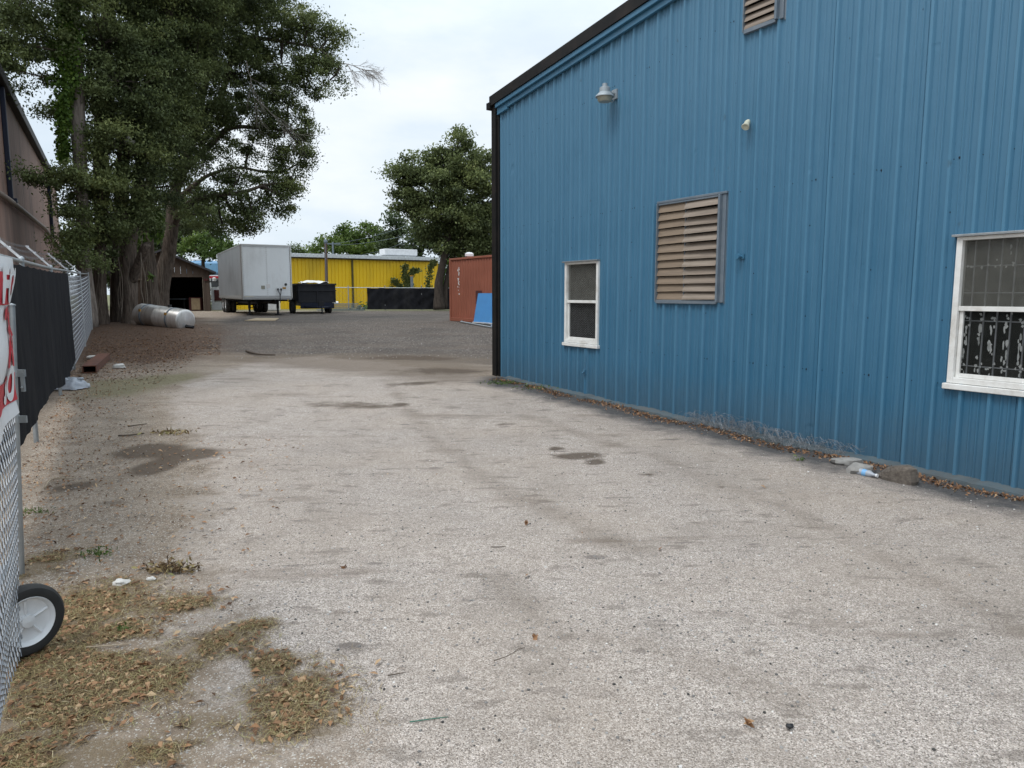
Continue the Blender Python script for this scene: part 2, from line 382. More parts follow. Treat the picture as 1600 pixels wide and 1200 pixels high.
def make_ground():
    xs = axis(-8, 6, .09, -900, 900); ys = axis(1.2, 17, .09, -60, 1500)
    X, Y = np.meshgrid(xs, ys); nx, ny = len(xs), len(ys)
    Z = gzn(X, Y)
    near = np.exp(-np.maximum(0, Y-20)/15)
    Z = Z+near*(.012*np.sin(X*1.3+Y*.7)+.008*np.sin(X*2.9-Y*2.1)+.006*np.sin(Y*4.3+X))
    clip = np.zeros(X.shape)
    for cx, cy, rx, ry in CLIPW: clip = np.maximum(clip, 1.3-np.hypot((X-cx)/rx, (Y-cy)/ry)*.8)
    for cx, cy, rx, ry in BAREW: clip = np.minimum(clip, np.hypot((X-cx)/rx, (Y-cy)/ry)*.9-.4)
    clip = np.clip(clip, 0, 1); Z += .008*clip
    st = np.zeros(X.shape)
    for cx, cy, rx, ry, a in STW: st = np.maximum(st, a*np.clip(1.25-np.hypot((X-cx)/rx, (Y-cy)/ry)*.75, 0, 1))
    wash = np.zeros(X.shape)
    for tr in TRACK:
        d = np.full(X.shape, 1e9)
        for (x0, y0), (x1, y1) in zip(tr[:-1], tr[1:]):
            L = (x1-x0)**2+(y1-y0)**2; t = np.clip(((X-x0)*(x1-x0)+(Y-y0)*(y1-y0))/L, 0, 1)
            d = np.minimum(d, np.hypot(X-x0-t*(x1-x0), Y-y0-t*(y1-y0)))
        wash = np.maximum(wash, np.clip(1-d/.35, 0, 1)*.5)
    wash = np.maximum(wash, np.clip(.5+polysd(X, Y, gp((330, 552), (560, 552), (770, 556), (775, 594), (700, 600), (540, 584), (340, 566)))/1.6, 0, 1)*.9)
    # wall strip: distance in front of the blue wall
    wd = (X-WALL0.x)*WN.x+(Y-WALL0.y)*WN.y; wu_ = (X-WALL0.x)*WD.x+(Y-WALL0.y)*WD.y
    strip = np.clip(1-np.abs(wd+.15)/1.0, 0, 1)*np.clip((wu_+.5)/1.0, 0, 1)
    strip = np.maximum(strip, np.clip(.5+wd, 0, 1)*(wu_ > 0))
    A = np.stack([np.clip(.5+polysd(X, Y, pave)/.9, 0, 1), np.clip(.5+polysd(X, Y, lot)/3, 0, 1), np.clip(.5+polysd(X, Y, mulch)/3, 0, 1), np.ones(X.shape)], -1)
    B = np.stack([st, wash, strip, np.ones(X.shape)], -1)
    grassy = np.clip(.5+polysd(X, Y, gp((130, 596), (300, 584), (330, 590), (200, 618), (120, 625)))/1.2, 0, 1)
    far = np.clip((Y-49)/2, 0, 1)
    C = np.stack([clip, grassy, far, np.ones(X.shape)], -1)
    me = bpy.data.meshes.new('ground')
    V = np.stack([X, Y, Z], -1).reshape(-1, 3).astype(np.float32)
    idx = np.arange(nx*ny).reshape(ny, nx)
    Q = np.stack([idx[:-1, :-1], idx[:-1, 1:], idx[1:, 1:], idx[1:, :-1]], -1).reshape(-1)
    nf = len(Q)//4
    me.vertices.add(len(V)); me.vertices.foreach_set('co', V.ravel())
    me.loops.add(len(Q)); me.loops.foreach_set('vertex_index', Q.astype(np.int32))
    me.polygons.add(nf); me.polygons.foreach_set('loop_start', np.arange(0, len(Q), 4, dtype=np.int32)); me.polygons.foreach_set('loop_total', np.full(nf, 4, dtype=np.int32))
    me.polygons.foreach_set('use_smooth', np.ones(nf, bool))
    me.update(calc_edges=True)
    for nm, arr in (('ma', A), ('mb', B), ('mc', C)):
        at = me.attributes.new(nm, 'FLOAT_COLOR', 'POINT'); at.data.foreach_set('color', arr.reshape(-1).astype(np.float32))
    me.materials.append(groundmat())
    o = inst('ground', me); tag(o, kind='structure')
def groundmat():
    m, nt, b = newmat('worn_paving_and_dirt'); co = coords(nt)
    def att(n):
        a = nt.nodes.new('ShaderNodeAttribute'); a.attribute_name = n; s = nt.nodes.new('ShaderNodeSeparateColor'); nt.links.new(a.outputs['Color'], s.inputs[0]); return s.outputs
    ma, mb, mc = att('ma'), att('mb'), att('mc')
    nbig = noise(nt, co, .55, 5, .6); nmid = noise(nt, co, 2.6, 6, .65); nfine = noise(nt, co, 22, 5, .7); nstr = noise(nt, coords(nt, (.35, 1.5, 1)), 1.1, 6, .65)
    def edge(v, n, amp, lo=.42, hi=.58):
        return ramp(nt, mth(nt, 'ADD', v, mth(nt, 'MULTIPLY', mth(nt, 'SUBTRACT', n, .5), amp)), [(lo, 0.0), (hi, 1.0)])
    # exposed aggregate paving
    v1 = voro(nt, co, 155); v2 = voro(nt, co, 230); v3 = voro(nt, co, 45)
    s1 = N(nt, 'ShaderNodeSeparateColor'); nt.links.new(v1.outputs['Color'], s1.inputs[0])
    s2 = N(nt, 'ShaderNodeSeparateColor'); nt.links.new(v2.outputs['Color'], s2.inputs[0])
    chips = ramp(nt, s1.outputs[0], [(0, (.05, .046, .042)), (.16, (.19, .178, .168)), (.42, (.345, .33, .31)), (.7, (.50, .48, .455)), (1, (.76, .74, .71))])
    chips2 = ramp(nt, s2.outputs[1], [(0, (.10, .09, .082)), (.35, (.32, .295, .265)), (1, (.60, .565, .52))])
    gap = ramp(nt, v1.outputs['Distance'], [(.35, 0.0), (.75, 1.0)])
    pav = mix(nt, gap, chips, chips2)
    pav = mix(nt, ramp(nt, nfine, [(.42, 0.0), (.7, .45)]), pav, (.2, .185, .165))
    pav = mix(nt, ramp(nt, nbig, [(.4, 0.0), (.68, .38)]), pav, (.34, .295, .24))
    pav = mix(nt, ramp(nt, nmid, [(.5, 0.0), (.72, .42)]), pav, (.22, .2, .175))
    pav = mix(nt, ramp(nt, nstr, [(.6, 0.0), (.66, .5)]), pav, (.19, .165, .14))
    pav = mix(nt, 1.0, pav, (1.10, 1.015, .965), 'MULTIPLY')
    pav = mix(nt, ramp(nt, noise(nt, coords(nt, (.5, .28, 1)), 1.7, 5, .6), [(.46, 0.0), (.66, .28)]), pav, (.22, .185, .155))
    pav = mix(nt, ramp(nt, noise(nt, coords(nt, (.55, 1.4, 1)), 5.5, 4, .6), [(.575, 0.0), (.66, .5)]), pav, (.15, .125, .105))
    v4 = voro(nt, coords(nt, (.6, 1.3, 1)), 2.7); s4 = N(nt, 'ShaderNodeSeparateColor'); nt.links.new(v4.outputs['Color'], s4.inputs[0])
    sp = mth(nt, 'SUBTRACT', mth(nt, 'MULTIPLY', s4.outputs[0], .17), mth(nt, 'ADD', v4.outputs['Distance'], mth(nt, 'MULTIPLY', mth(nt, 'SUBTRACT', nfine, .5), .16)))
    pav = mix(nt, ramp(nt, sp, [(.0, 0.0), (.05, .62)]), pav, (.13, .11, .10))
    tr_l = noise(nt, coords(nt, (1, .12, 1)), 3.2, 4, .6)
    pav = mix(nt, ramp(nt, tr_l, [(.56, 0.0), (.7, .22)]), pav, (.24, .21, .18))
    # dirt
    dirt = ramp(nt, nmid, [(.25, (.185, .138, .10)), (.5, (.29, .228, .172)), (.75, (.38, .315, .25))])
    dirt = mix(nt, ramp(nt, nfine, [(.4, 0.0), (.65, .6)]), dirt, (.15, .115, .085))
    dirt = mix(nt, ramp(nt, s1.outputs[1], [(.86, 0.0), (.9, .8)]), dirt, (.55, .52, .47))
    dirt = mix(nt, ramp(nt, nstr, [(.5, 0.0), (.72, .55)]), dirt, (.16, .125, .09))
    # dark gravel lot
    s3 = N(nt, 'ShaderNodeSeparateColor'); nt.links.new(v3.outputs['Color'], s3.inputs[0])
    grav = ramp(nt, s3.outputs[0], [(0, (.032, .027, .024)), (.5, (.094, .079, .069)), (.9, (.175, .152, .132)), (1, (.38, .35, .31))])
    grav = mix(nt, ramp(nt, nstr, [(.42, 0.0), (.68, .7)]), grav, (.135, .108, .088))
    grav = mix(nt, ramp(nt, nbig, [(.45, 0.0), (.7, .5)]), grav, (.05, .042, .037))
    mul = ramp(nt, nfine, [(.25, (.034, .020, .013)), (.5, (.085, .052, .035)), (.72, (.15, .10, .07)), (.85, (.32, .25, .18))])
    mul = mix(nt, ramp(nt, nmid, [(.4, 0.0), (.7, .5)]), mul, (.12, .09, .07))
    c = dirt
    c = mix(nt, edge(ma[1], nstr, 1.1, .35, .65), c, grav)
    c = mix(nt, edge(ma[2], nmid, 1.3, .2, .8), c, mul)
    grs = ramp(nt, nfine, [(.3, (.09, .08, .04)), (.7, (.27, .24, .14))])
    c = mix(nt, mth(nt, 'MULTIPLY', edge(mc[1], nmid, .9, .3, .7), .8), c, grs)
    c = mix(nt, edge(ma[0], nmid, 1.3, .3, .68), c, pav)
    c = mix(nt, mth(nt, 'MULTIPLY', edge(mb[1], nstr, 1.0, .25, .8), .75), c, (.15, .118, .09))
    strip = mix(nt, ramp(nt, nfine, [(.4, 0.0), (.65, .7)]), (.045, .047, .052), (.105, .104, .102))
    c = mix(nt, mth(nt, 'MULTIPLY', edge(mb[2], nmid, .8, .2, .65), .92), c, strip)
    c = mix(nt, mth(nt, 'MULTIPLY', edge(mb[0], nmid, .8, .34, .62), .85), c, mix(nt, nfine, (.045, .033, .024), (.13, .095, .068)))
    c = mix(nt, mth(nt, 'MULTIPLY', edge(mc[0], noise(nt, co, 9, 5, .7), 1.6, .35, .8), .62), c, mix(nt, nfine, (.09, .06, .035), (.24, .18, .10)))
    c = mix(nt, mc[2], c, mix(nt, nmid, (.10, .12, .05), (.22, .20, .12)))
    nt.links.new(c, b.inputs['Base Color']); b.inputs['Roughness'].default_value = .93; b.inputs['Specular IOR Level'].default_value = .2
    h = mth(nt, 'ADD', mth(nt, 'MULTIPLY', v1.outputs['Distance'], -.5), mth(nt, 'ADD', mth(nt, 'MULTIPLY', nfine, .8), mth(nt, 'MULTIPLY', s1.outputs[2], .25)))
    bump(nt, h, .7, .012, b)
    return m

# ------------------------------------------------------------------ blue building (local x along the wall towards the viewer, -y outwards)
AW = R(-30.84)
WD = Vector((-math.sin(AW), -math.cos(AW), 0)); WD = Vector((.5127, -.8586, 0)).normalized(); WN = Vector((.8586, .5127, 0)).normalized()
WALL0 = P(783, 590, 13.40); WALL0.z = gz(WALL0.x, WALL0.y)-.0
WROT = math.atan2(WD.y, WD.x)
BB = empty('blue_metal_building', 'blue ribbed metal warehouse with black roof edge, two louvred vents and white windows', 'building', tuple(WALL0), WROT)
def W(px, py, off=0.0):
    """pixel -> (along, height) on the wall plane pushed outwards by off"""
    a = Vector(ray(px, py)); o = Vector((0, 0, CH)); p0 = WALL0-WN*off
    t = (p0-o).dot(WN)/a.dot(WN); q = o+a*t-WALL0
    return q.dot(WD), q.z
make_ground()

class LB(MB):                                   # builder whose coordinates are already local to the wall
    def build(s, name, mats, parent, **k): return MB.build(s, name, mats, parent, local=True, **k)
w1 = (W(884, 520)[0], W(936, 520)[0], W(884, 534)[1], W(884, 411)[1])
w2l = W(1489, 500)[0]; w2b = W(1480, 597)[1]; w2t = W(1497, 371)[1]
w2 = (w2l, w2l+.95, w2b, w2t)
v1 = (W(1030, 400)[0], W(1134, 400)[0], W(1025, 468)[1], W(1028, 322)[1])
v2b = W(1168, 47)[1]; v2 = (W(1167, 30)[0], W(1227, 15)[0], v2b, v2b+1.0)
print('w1', w1, 'w2', w2, 'v1', v1, 'v2', v2, 'corner', WALL0)
ua, za = W(771, 186); ub, zb = W(1059, 3)
SL = (zb-za)/(ub-ua)
Ltot = 16.0
def ztop(u): return za+SL*(u-ua)
def ribbed(x0, x1, zb_, ztf, holes, pitch=.24, off=0.0):
    xs = []
    u = x0
    k = 0
    while u < x1:
        for dx, y in (([(-.014, 0), (-.012, .006), (-.008, .006), (-.006, 0)] if k % 4 == 0 and k else [])+[(0, 0), (.016, -.030), (.040, -.030), (.056, 0), (.104, 0), (.113, -.012), (.123, -.012), (.132, 0), (.164, 0), (.173, -.012), (.183, -.012), (.192, 0)]):
            xs.append((u+dx, y))
        u += pitch; k += 1
    xs = [p for p in xs if p[0] <= x1]
    bx_ = [p[0] for p in xs]; by_ = [p[1] for p in xs]
    for h in holes:
        for hx in (h[0], h[1]): xs.append((hx, float(np.interp(hx, bx_, by_))))
    xs.sort()
    mb = LB()
    for (xa, ya), (xb, yb) in zip(xs[:-1], xs[1:]):
        if xb-xa < 1e-5: continue
        segs = [(zb_, None)]
        for h in holes:
            if xa >= h[0]-1e-4 and xb <= h[1]+1e-4: segs = [(zb_, h[2]), (h[3], None)]
        for z0, z1 in segs:
            zs_a = z1 if z1 is not None else ztf(xa); zs_b = z1 if z1 is not None else ztf(xb)
            mb.quad((xa, ya+off, z0), (xb, yb+off, z0), (xb, yb+off, zs_b), (xa, ya+off, zs_a))
    return mb
holes = [w1, w2, v1]
wall = ribbed(0.02, Ltot, -.35, lambda u: ztop(u)+.05, [w1, w2, v1, v2])
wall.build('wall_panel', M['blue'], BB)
# other three walls and the roof
ob = LB(); D_ = 14.0
ob.quad((0, .03, -.4), (0, D_, -.4), (0, D_, za), (0, .03, za)); ob.quad((Ltot, .03, -.4), (Ltot, D_, -.4), (Ltot, D_, ztop(Ltot)), (Ltot, .03, ztop(Ltot)))
ob.quad((0, D_, -.4), (Ltot, D_, -.4), (Ltot, D_, ztop(Ltot)), (0, D_, za))
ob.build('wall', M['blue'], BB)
ang = math.atan(SL); Lr = Ltot/math.cos(ang)
def slopebox(mb, y0, y1, dz0, dz1, u0, u1):
    v = []
    for u in (u0, u1):
        z = ztop(u); v += [(u, y0, z+dz0), (u, y1, z+dz0), (u, y1, z+dz1), (u, y0, z+dz1)]
    mb.add(v, [(0, 1, 2, 3), (7, 6, 5, 4), (0, 4, 5, 1), (1, 5, 6, 2), (2, 6, 7, 3), (3, 7, 4, 0)])
rf = LB(); slopebox(rf, -.10, D_+.1, .26, .31, -.14, Ltot+.3); rf.build('roof', M['whiteroof'], BB)
# rake heights from the picture
def dz_at(px, py, off): u, z = W(px, py, off); return z-ztop(u)
r1 = dz_at(900, 82, .12); r0 = dz_at(878, 70, .12)
rk = LB(); 
bk_lo, bk_hi = W(1010, 10, .14)[1]-ztop(W(1010, 10, .14)[0]), W(880, 78, .14)[1]-ztop(W(880, 78, .14)[0])
print('rake', bk_lo, bk_hi)
slopebox(rk, -.14, -.101, .17, .34, -.17, Ltot+.3); rk.build('fascia', M['black'], BB)
tr = LB(); slopebox(tr, -.118, -.03, .095, .168, .0, Ltot); slopebox(tr, -.075, -.028, .012, .094, .35, Ltot)
slopebox(tr, -.075, -.028, -.02, .094, .0, .348)
tr.build('rake_trim', M['bluetrim'], BB, bevel=.006)
ct = LB(); ct.b2(-.17, -.03, -.10, .06, -.35, za+.2); ct.b2(-.03, .018, -.055, .06, -.35, za+.08); ct.build('downspout', M['black'], BB, bevel=.012)
gt = LB(); gt.b2(-.25, -.13, -.16, D_, za+.13, za+.25); gt.build('gutter', M['black'], BB, bevel=.01)
ft = LB()
def footf(u, v):
    x = .3+u*Ltot; h = .055*(.75+.45*mn.noise(Vector((x*1.3, 0, 3))))
    prof = [(-.16, -.08), (-.14, h*.55), (-.07, h*.8), (-.002, h)]
    j = int(round(v*3)); y, z = prof[j]
    gzz = gz(*(WALL0+WD*x).xy)-WALL0.z
    return (x, y-.02*mn.noise(Vector((x*3, j, 0))), gzz+z+.012*mn.noise(Vector((x*8, j*2, 1))))
ft.grid(footf, 260, 3); ft.build('footing', M['bluecurb'], BB, smooth=True)
# screws along the girts
sc = LB()
def screws(z0, u0, u1, slope=0, big=1):
    u = math.floor(u0/.24)*.24+.066
    k = 0
    while u < u1:
        for du in ((0,) if k % 3 else (0, .055)):
            z = z0+slope*(u-ua)+random.uniform(-.006, .006)
            if not any(h[0]-.06 < u+du < h[1]+.06 and h[2]-.06 < z < h[3]+.06 for h in (w1, w2, v1, v2)) and random.random() < .85 and z < ztop(u)-.05:
                sc.lathe((u+du, -.001, z), (0, -1, 0), [(0, .011*big), (.006, .009*big), (.009, 0)], 8)
        u += .24 if slope == 0 else .24; k += 1
zA = W(962, 330)[1]; zB = W(962, 381)[1]; zC = W(961, 434)[1]; zD = W(960, 485)[1]; zE = W(962, 546)[1]
for zz in (zA, zE): screws(zz, .1, Ltot)
for zz in (zB, zC, zD):
    u = .066
    while u < Ltot:
        if random.random() < .75 and not any(h[0]-.06 < u < h[1]+.06 and h[2]-.06 < zz < h[3]+.06 for h in (w1, w2, v1, v2)):
            sc.lathe((u, -.001, zz), (0, -1, 0), [(0, .012), (.006, .010), (.009, 0)], 8)
        u += .72
us, zs = W(740+573/3.2, 505/3.2); us2, zs2 = W(740+1180/3.2, 268/3.2)
screws(zs-(us-ua)*SL, .4, Ltot, SL)
us, zs = W(740+720/3.2, 650/3.2)
for zoff in (0,):
    u = us
    while u < Ltot: 
        sc.lathe((u, -.001, zs+SL*(u-us)*.55), (0, -1, 0), [(0, .012), (.006, .010), (.009, 0)], 8); u += .72
sc.build('screws', M['navy'], BB)
# interior behind the openings
it = LB(); it.b2(.3, Ltot-.2, .9, 1.0, .0, 4.0); it.build('interior_wall', M['dark'], BB)

def glassmat(name, base, alpha, rough=.25, smear=None):
    m, nt, b = newmat(name); co = coords(nt)
    n = noise(nt, co, 7, 6, .7); n2 = noise(nt, coords(nt, (1, 1, .5)), 1.7, 4)
    c = ramp(nt, n, [(.3, base), (.75, tuple(x*1.8 for x in base))])
    nt.links.new(c, b.inputs['Base Color']); b.inputs['Roughness'].default_value = rough
    nt.links.new(ramp(nt, n2, [(.3, alpha), (.75, min(1, alpha+.3))]), b.inputs['Alpha'])
    return m
M['haze'] = glassmat('dusty_screened_pane', (.085, .085, .075), .45, .35)
M['clear'] = glassmat('grimy_pane', (.03, .032, .03), .25, .12)
M['paintsmear'] = pm('peeling_white_paint', (.62, .63, .62), (.4, .42, .42), 30, .8)

def window(u0, u1, z0, z1, label):
    fr = LB(); w = .045 if u1-u0 < .8 else .05
    fr.b2(u0, u0+w, -.035, .05, z0, z1); fr.b2(u1-w, u1, -.035, .05, z0, z1)
    fr.b2(u0+w, u1-w, -.035, .05, z1-w*.6, z1); fr.b2(u0+w, u1-w, -.035, .05, z0, z0+w)
    zm = z0+(z1-z0)*.515
    f = fr.build('window', M['whitepaint'], BB, bevel=.004); f['label'] = label
    hd = LB(); hd.b2(u0-.03, u1+.01, -.07, .0, z1+.001, z1+.022); hd.build('flashing', M['galv'], f, bevel=.003)
    sl = LB(); sl.b2(u0-.025, u1+.03, -.06, .0, z0-.055, z0-.004); sl.build('sill', M['whitepaint'], f, bevel=.006)
    s1 = LB(); q = .035
    s1.b2(u0+w, u1-w, -.02, .02, zm-.02, zm+.022)
    s1.build('meeting_rail', M['whitepaint'], f, bevel=.003)
    s2 = LB(); s2.b2(u0+w+.004, u0+w+q, 0.0, .03, z0+w, zm-.022); s2.b2(u1-w-q*.4, u1-w-.004, .0, .03, z0+w, zm-.022); s2.b2(u0+w+q, u1-w-q*.4, .0, .03, z0+w+.002, z0+w+q*1.1)
    s2.build('sash', M['whitepaint'], f, bevel=.003)
    p1 = LB(); p1.quad((u0+w, .012, zm+.022), (u1-w, .012, zm+.022), (u1-w, .012, z1-w*.6), (u0+w, .012, z1-w*.6)); p1.build('upper_pane', M['haze'], f)
    p2 = LB(); p2.quad((u0+w, .02, z0+w), (u1-w, .02, z0+w), (u1-w, .02, zm-.022), (u0+w, .02, zm-.022)); p2.build('lower_pane', M['clear'], f)
    return f, w, zm
f1, w_, zm = window(*w1, 'narrow white framed window with expanded mesh guard behind its lower pane')
g = LB(); hh = .022; dz = .018
n = int((w1[1]-w1[0]-2*w_)/hh); nz = int((w1[3]-w1[2]-.06)/dz)
for i in range(n):
    pts = [(w1[0]+w_+i*hh+hh*((k+i) % 2), .045, w1[2]+w_+k*dz) for k in range(nz)]
    g.tube(pts, .0036, 3, cap=False)
g.build('mesh_guard', M['oldwire'], f1)
g = LB()
for fz in (.3, .62, .8): g.b2(w1[0]+w_, w1[1]-w_, .06, .07, w1[2]+(w1[3]-w1[2])*fz, w1[2]+(w1[3]-w1[2])*fz+.008)
g.build('bar', M['blacksteel'], f1)
f2, w_, zm = window(*w2, 'large white framed window with security bars and peeling white paint behind glass')
g = LB()
nb = 8
for i in range(nb):
    u = w2[0]+w_+(i+.55)*.108
    if u < w2[1]-w_: g.b2(u, u+.011, .06, .071, w2[2]+.02, w2[3]-.02)
for fz in (.12, .43, .62, .8): 
    z = w2[2]+(w2[3]-w2[2])*fz; g.b2(w2[0]+w_, w2[1]-w_, .045, .055, z, z+.008)
g.build('security_bars', M['wire'], f2)
g = LB()
def smear(u, z, a, b_):
    n = 9; pts = [(u+a*math.cos(2*math.pi*k/n)*random.uniform(.35, 1.1), .035, z+b_*math.sin(2*math.pi*k/n)*random.uniform(.6, 1.15)) for k in range(n)]
    g.add(pts, [tuple(range(n))])
H = w2[3]-w2[2]
for i in range(nb):
    u = w2[0]+w_+(i+.48)*.108
    for q in range(9): smear(u+random.gauss(0, .010), w2[2]+H*random.uniform(.16, .42), random.uniform(.006, .017), random.uniform(.012, .05))
    for q in range(3): smear(u+random.gauss(0, .012), w2[2]+H*random.uniform(.43, .50), random.uniform(.008, .018), .014)
    for q in range(5): smear(u+random.uniform(-.045, .045), w2[2]+H*(.125+random.gauss(0, .012)), random.uniform(.006, .018), random.uniform(.006, .016))
    for q in range(3): smear(u+random.gauss(0, .012), w2[2]+H*random.uniform(.03, .11), random.uniform(.004, .012), .022)
    for q in range(3): smear(u+random.gauss(0, .02), w2[2]+H*(.805+random.gauss(0, .012)), random.uniform(.006, .018), .012)
    if i == 3: smear(u-.02, w2[2]+H*.92, .012, .03); smear(u-.015, w2[2]+H*.88, .008, .02)
g.build('paint_smears', M['paintsmear'], f2)

def vent(u0, u1, z0, z1, nb, split, label):
    fl = .055
    fr = LB(); fr.b2(u0-.012, u0, -.06, .03, z0-.03, z1+.02); fr.b2(u1-fl, u1+.0, -.03, .03, z0-.03, z1+.02); fr.b2(u1-fl-.03, u1-fl, -.075, .03, z0-.03, z1+.02)
    fr.b2(u0, u1-fl-.03, -.05, .03, z0-.05, z0-.004); fr.b2(u0, u1-fl-.03, -.04, .03, z1-.004, z1+.02); fr.b2(u0-.02, u1+.02, -.045, .0, z1+.021, z1+.05); fr.b2(u1+.001, u1+.025, -.012, .0, z0-.05, z1+.02)
    f = fr.build('vent', M['ventframe'], BB, bevel=.004); f['label'] = label
    bk = LB(); bk.quad((u0, .02, z0), (u1-fl, .02, z0), (u1-fl, .02, z1), (u0, .02, z1)); bk.build('backing', M['dark'], f)
    uR = u1-fl-.031; um = u0+(uR-u0)*.46 if split else u0
    if split: q_ = LB(); q_.b2(um-.004, um+.004, -.028, .015, z0, z1); q_.build('mullion', M['ventframe'], f)
    H = (z1-z0)/nb
    for i in range(nb):
        zt = z0+H*(i+1)-.004+random.uniform(-.004, .004)
        cols = [(u0+.002, um-.003, .022, 'slatstan'), (um+.001, uR-.002, .05, 'slats')] if split else [(u0+.002, uR, .035, 'slats')]
        for a, b_, tip, mt in cols:
            s = LB(); tip = tip*random.uniform(.7, 1.25); t = .004
            zb2 = zt-H*1.08; tw = random.uniform(-.006, .006)
            # sloping blade with a rolled lower lip
            y1 = -.012-tip; y0 = -.012-tip*.85; zl = zt-H*.86
            s.add([(a, -.004, zt), (b_, -.004, zt), (b_, y1, zl+.014+tw), (a, y0, zl+.014), (a, y0-.006, zl-.010), (b_, y1-.006, zl-.010+tw), (b_, y1-.002, zl-.010+tw), (a, y0-.002, zl-.010), (b_, y1+.004, zl+.012+tw), (a, y0+.004, zl+.012), (b_, .0, zt), (a, .0, zt)],
                  [(0, 3, 2, 1), (3, 4, 5, 2), (4, 7, 6, 5), (7, 9, 8, 6), (9, 11, 10, 8), (1, 2, 8, 10), (0, 11, 9, 3), (2, 5, 6, 8), (3, 9, 7, 4)])
            s.build('louvre_blade', M[mt], f)
    return f
vent(*v1, 12, True, 'large louvred vent with tan left blades and grey open right blades')
vent(*v2, 12, False, 'upper louvred vent of pale grey blades cut off by the top of the picture')
# painted conduit under the small window
pu, pz = W(917, 580); cb = LB(); cb.cyl((pu, -.03, .0), (pu, -.03, w1[2]-.08), .022, 10); cb.b2(pu-.03, pu+.03, -.06, -.005, pz-.05, pz+.03); cb.cyl((pu, -.06, pz), (pu+.03, -.11, pz-.03), .012, 8); cb.build('conduit', M['bluetrim'], BB, smooth=True)
# dents
# --- things hanging on the wall
def wp(px, py, off=0.0):
    u, z = W(px, py, off); return WALL0+WD*u-WN*off+Vector((0, 0, z))
lp = wp(945, 147, .20); L = empty('security_light', 'grey dusk to dawn barn light on a short arm high on the blue wall', 'wall light', tuple(wp(957, 147, 0)))
k_ = .84; b = MB(); b.lathe(lp, (0, 0, 1), [(h*k_, q*k_) for h, q in [(.17, 0), (.168, .042), (.115, .044), (.11, .075), (.10, .088), (.03, .092), (.012, .11), (-.02, .145), (-.04, .158), (-.05, .158), (-.045, .12)]], 28); b.build('housing', M['lampgrey'], L, smooth=True)
b = MB(); b.lathe(lp, (0, 0, 1), [(h*k_, q*k_) for h, q in [(-.045, .13), (-.10, .118), (-.125, .10), (-.13, 0)]], 28); b.build('lens', M['lens'], L, smooth=True)
b = MB(); b.cyl(lp+Vector((0, 0, .03)), lp+WN*.2+Vector((0, 0, .03)), .022, 10); q = lp+WN*.185+Vector((0, 0, .02)); b.box(q, (.11, .04, .13), WROT); b.tube([lp+WN*.08+Vector((0, 0, -.02)), lp+WN*.13+Vector((0, 0, -.10)), lp+WN*.18+Vector((0, 0, -.02))], .006, 6); b.build('arm', M['lampgrey'], L)
b = MB(); c = wp(1164, 198, .10); e = wp(1168, 193, .0)
L2 = empty('flood_light', 'small cream floodlight tilted down beside the upper blue wall ribs', 'wall light', tuple(e))
b.lathe(c+WN*.04+Vector((0, 0, .05)), (c-e-Vector((0, 0, .05))-WD*.02), [(-.03, .0), (-.03, .022), (.03, .03), (.08, .046), (.085, .04), (.07, .0)], 16); b.build('lamp_head', M['cream'], L2, smooth=True)
b = MB(); b.cyl(e+WN*.0, c+WN*.05+Vector((0, 0, .04)), .012, 8); b.lathe(e, -WN, [(0, .04), (.015, .04), (.02, 0)], 14); b.build('bracket', M['cream'], L2)
e = wp(1160, 401, 0); HB = empty('wall_outlet_fitting', 'small blue painted pipe fitting sticking out right of the large louvred vent', 'pipe fitting', tuple(e))
b = MB(); b.cyl(e, e-WN*.09, .016, 10); b.lathe(e-WN*.06, -WN, [(0, .0), (0, .032), (.035, .032), (.035, 0)], 8); b.build('spout', M['bluetrim'], HB)
b = MB(); b.box(e-WN*.012+Vector((0, 0, 0)), (.08, .02, .05), WROT); b.build('plate', M['bluetrim'], HB)

# ------------------------------------------------------------------ chain-link fence along the left
FD = Vector((-.538, 1, 0)).normalized(); FNrm = Vector((-FD.y, FD.x, 0))   # outwards (left)
def FX(Y): return -1.075-.538*Y
def fpt(Y, z=0): return Vector((FX(Y), Y, gz(FX(Y), Y)+z))
def ftop(Y, x=None):
    # rail height read off the picture: 1.65 plus offset
    return CH+.428*1.0 if False else CH + np.interp(Y, [3, 8, 11.5, 14.6, 19.5, 24.2], [.30, .36, .40, .47, .55, .68])
postY = [4.6, 8.0, 11.3, 14.6, 19.3, 24.2]
FEN = empty('chain_link_fence', 'galvanised chain link fence with barbed wire arms and black windscreen along the left edge', 'fence', tuple(fpt(postY[1])))
for i, y in enumerate(postY):
    b = MB(); base = fpt(y, -.05); r = .032 if i in (3, 5) else .026
    b.cyl(base, Vector((base.x, base.y, ftop(y)+.02)), r, 12); b.lathe(Vector((base.x, base.y, ftop(y)+.02)), (0, 0, 1), [(0, r+.004), (.02, r+.002), (.035, r*.5), (.04, 0)], 12)
    b.build('post', M['galv'], FEN, smooth=True)
    if i < 5:
        b = MB(); t0 = Vector((base.x, base.y, ftop(y)+.03)); t1 = t0+FNrm*.30+Vector((0, 0, .31))
        dd = (t1-t0).normalized(); side = FD*.022; nn = dd.cross(FD).normalized()*.012
        b.add([t0-side-nn, t0+side-nn, t0+side+nn, t0-side+nn, t1-side*.7-nn, t1+side*.7-nn, t1+side*.7+nn, t1-side*.7+nn], [(0, 3, 2, 1), (4, 5, 6, 7), (0, 1, 5, 4), (1, 2, 6, 5), (2, 3, 7, 6), (3, 0, 4, 7)])
        for q in (.35, .65, .93): p = t0.lerp(t1, q); b.lathe(p-nn*1.2, -nn, [(0, .014), (.01, .01), (.012, 0)], 6)
        b.build('barbed_wire_arm', M['whitearm'], FEN)
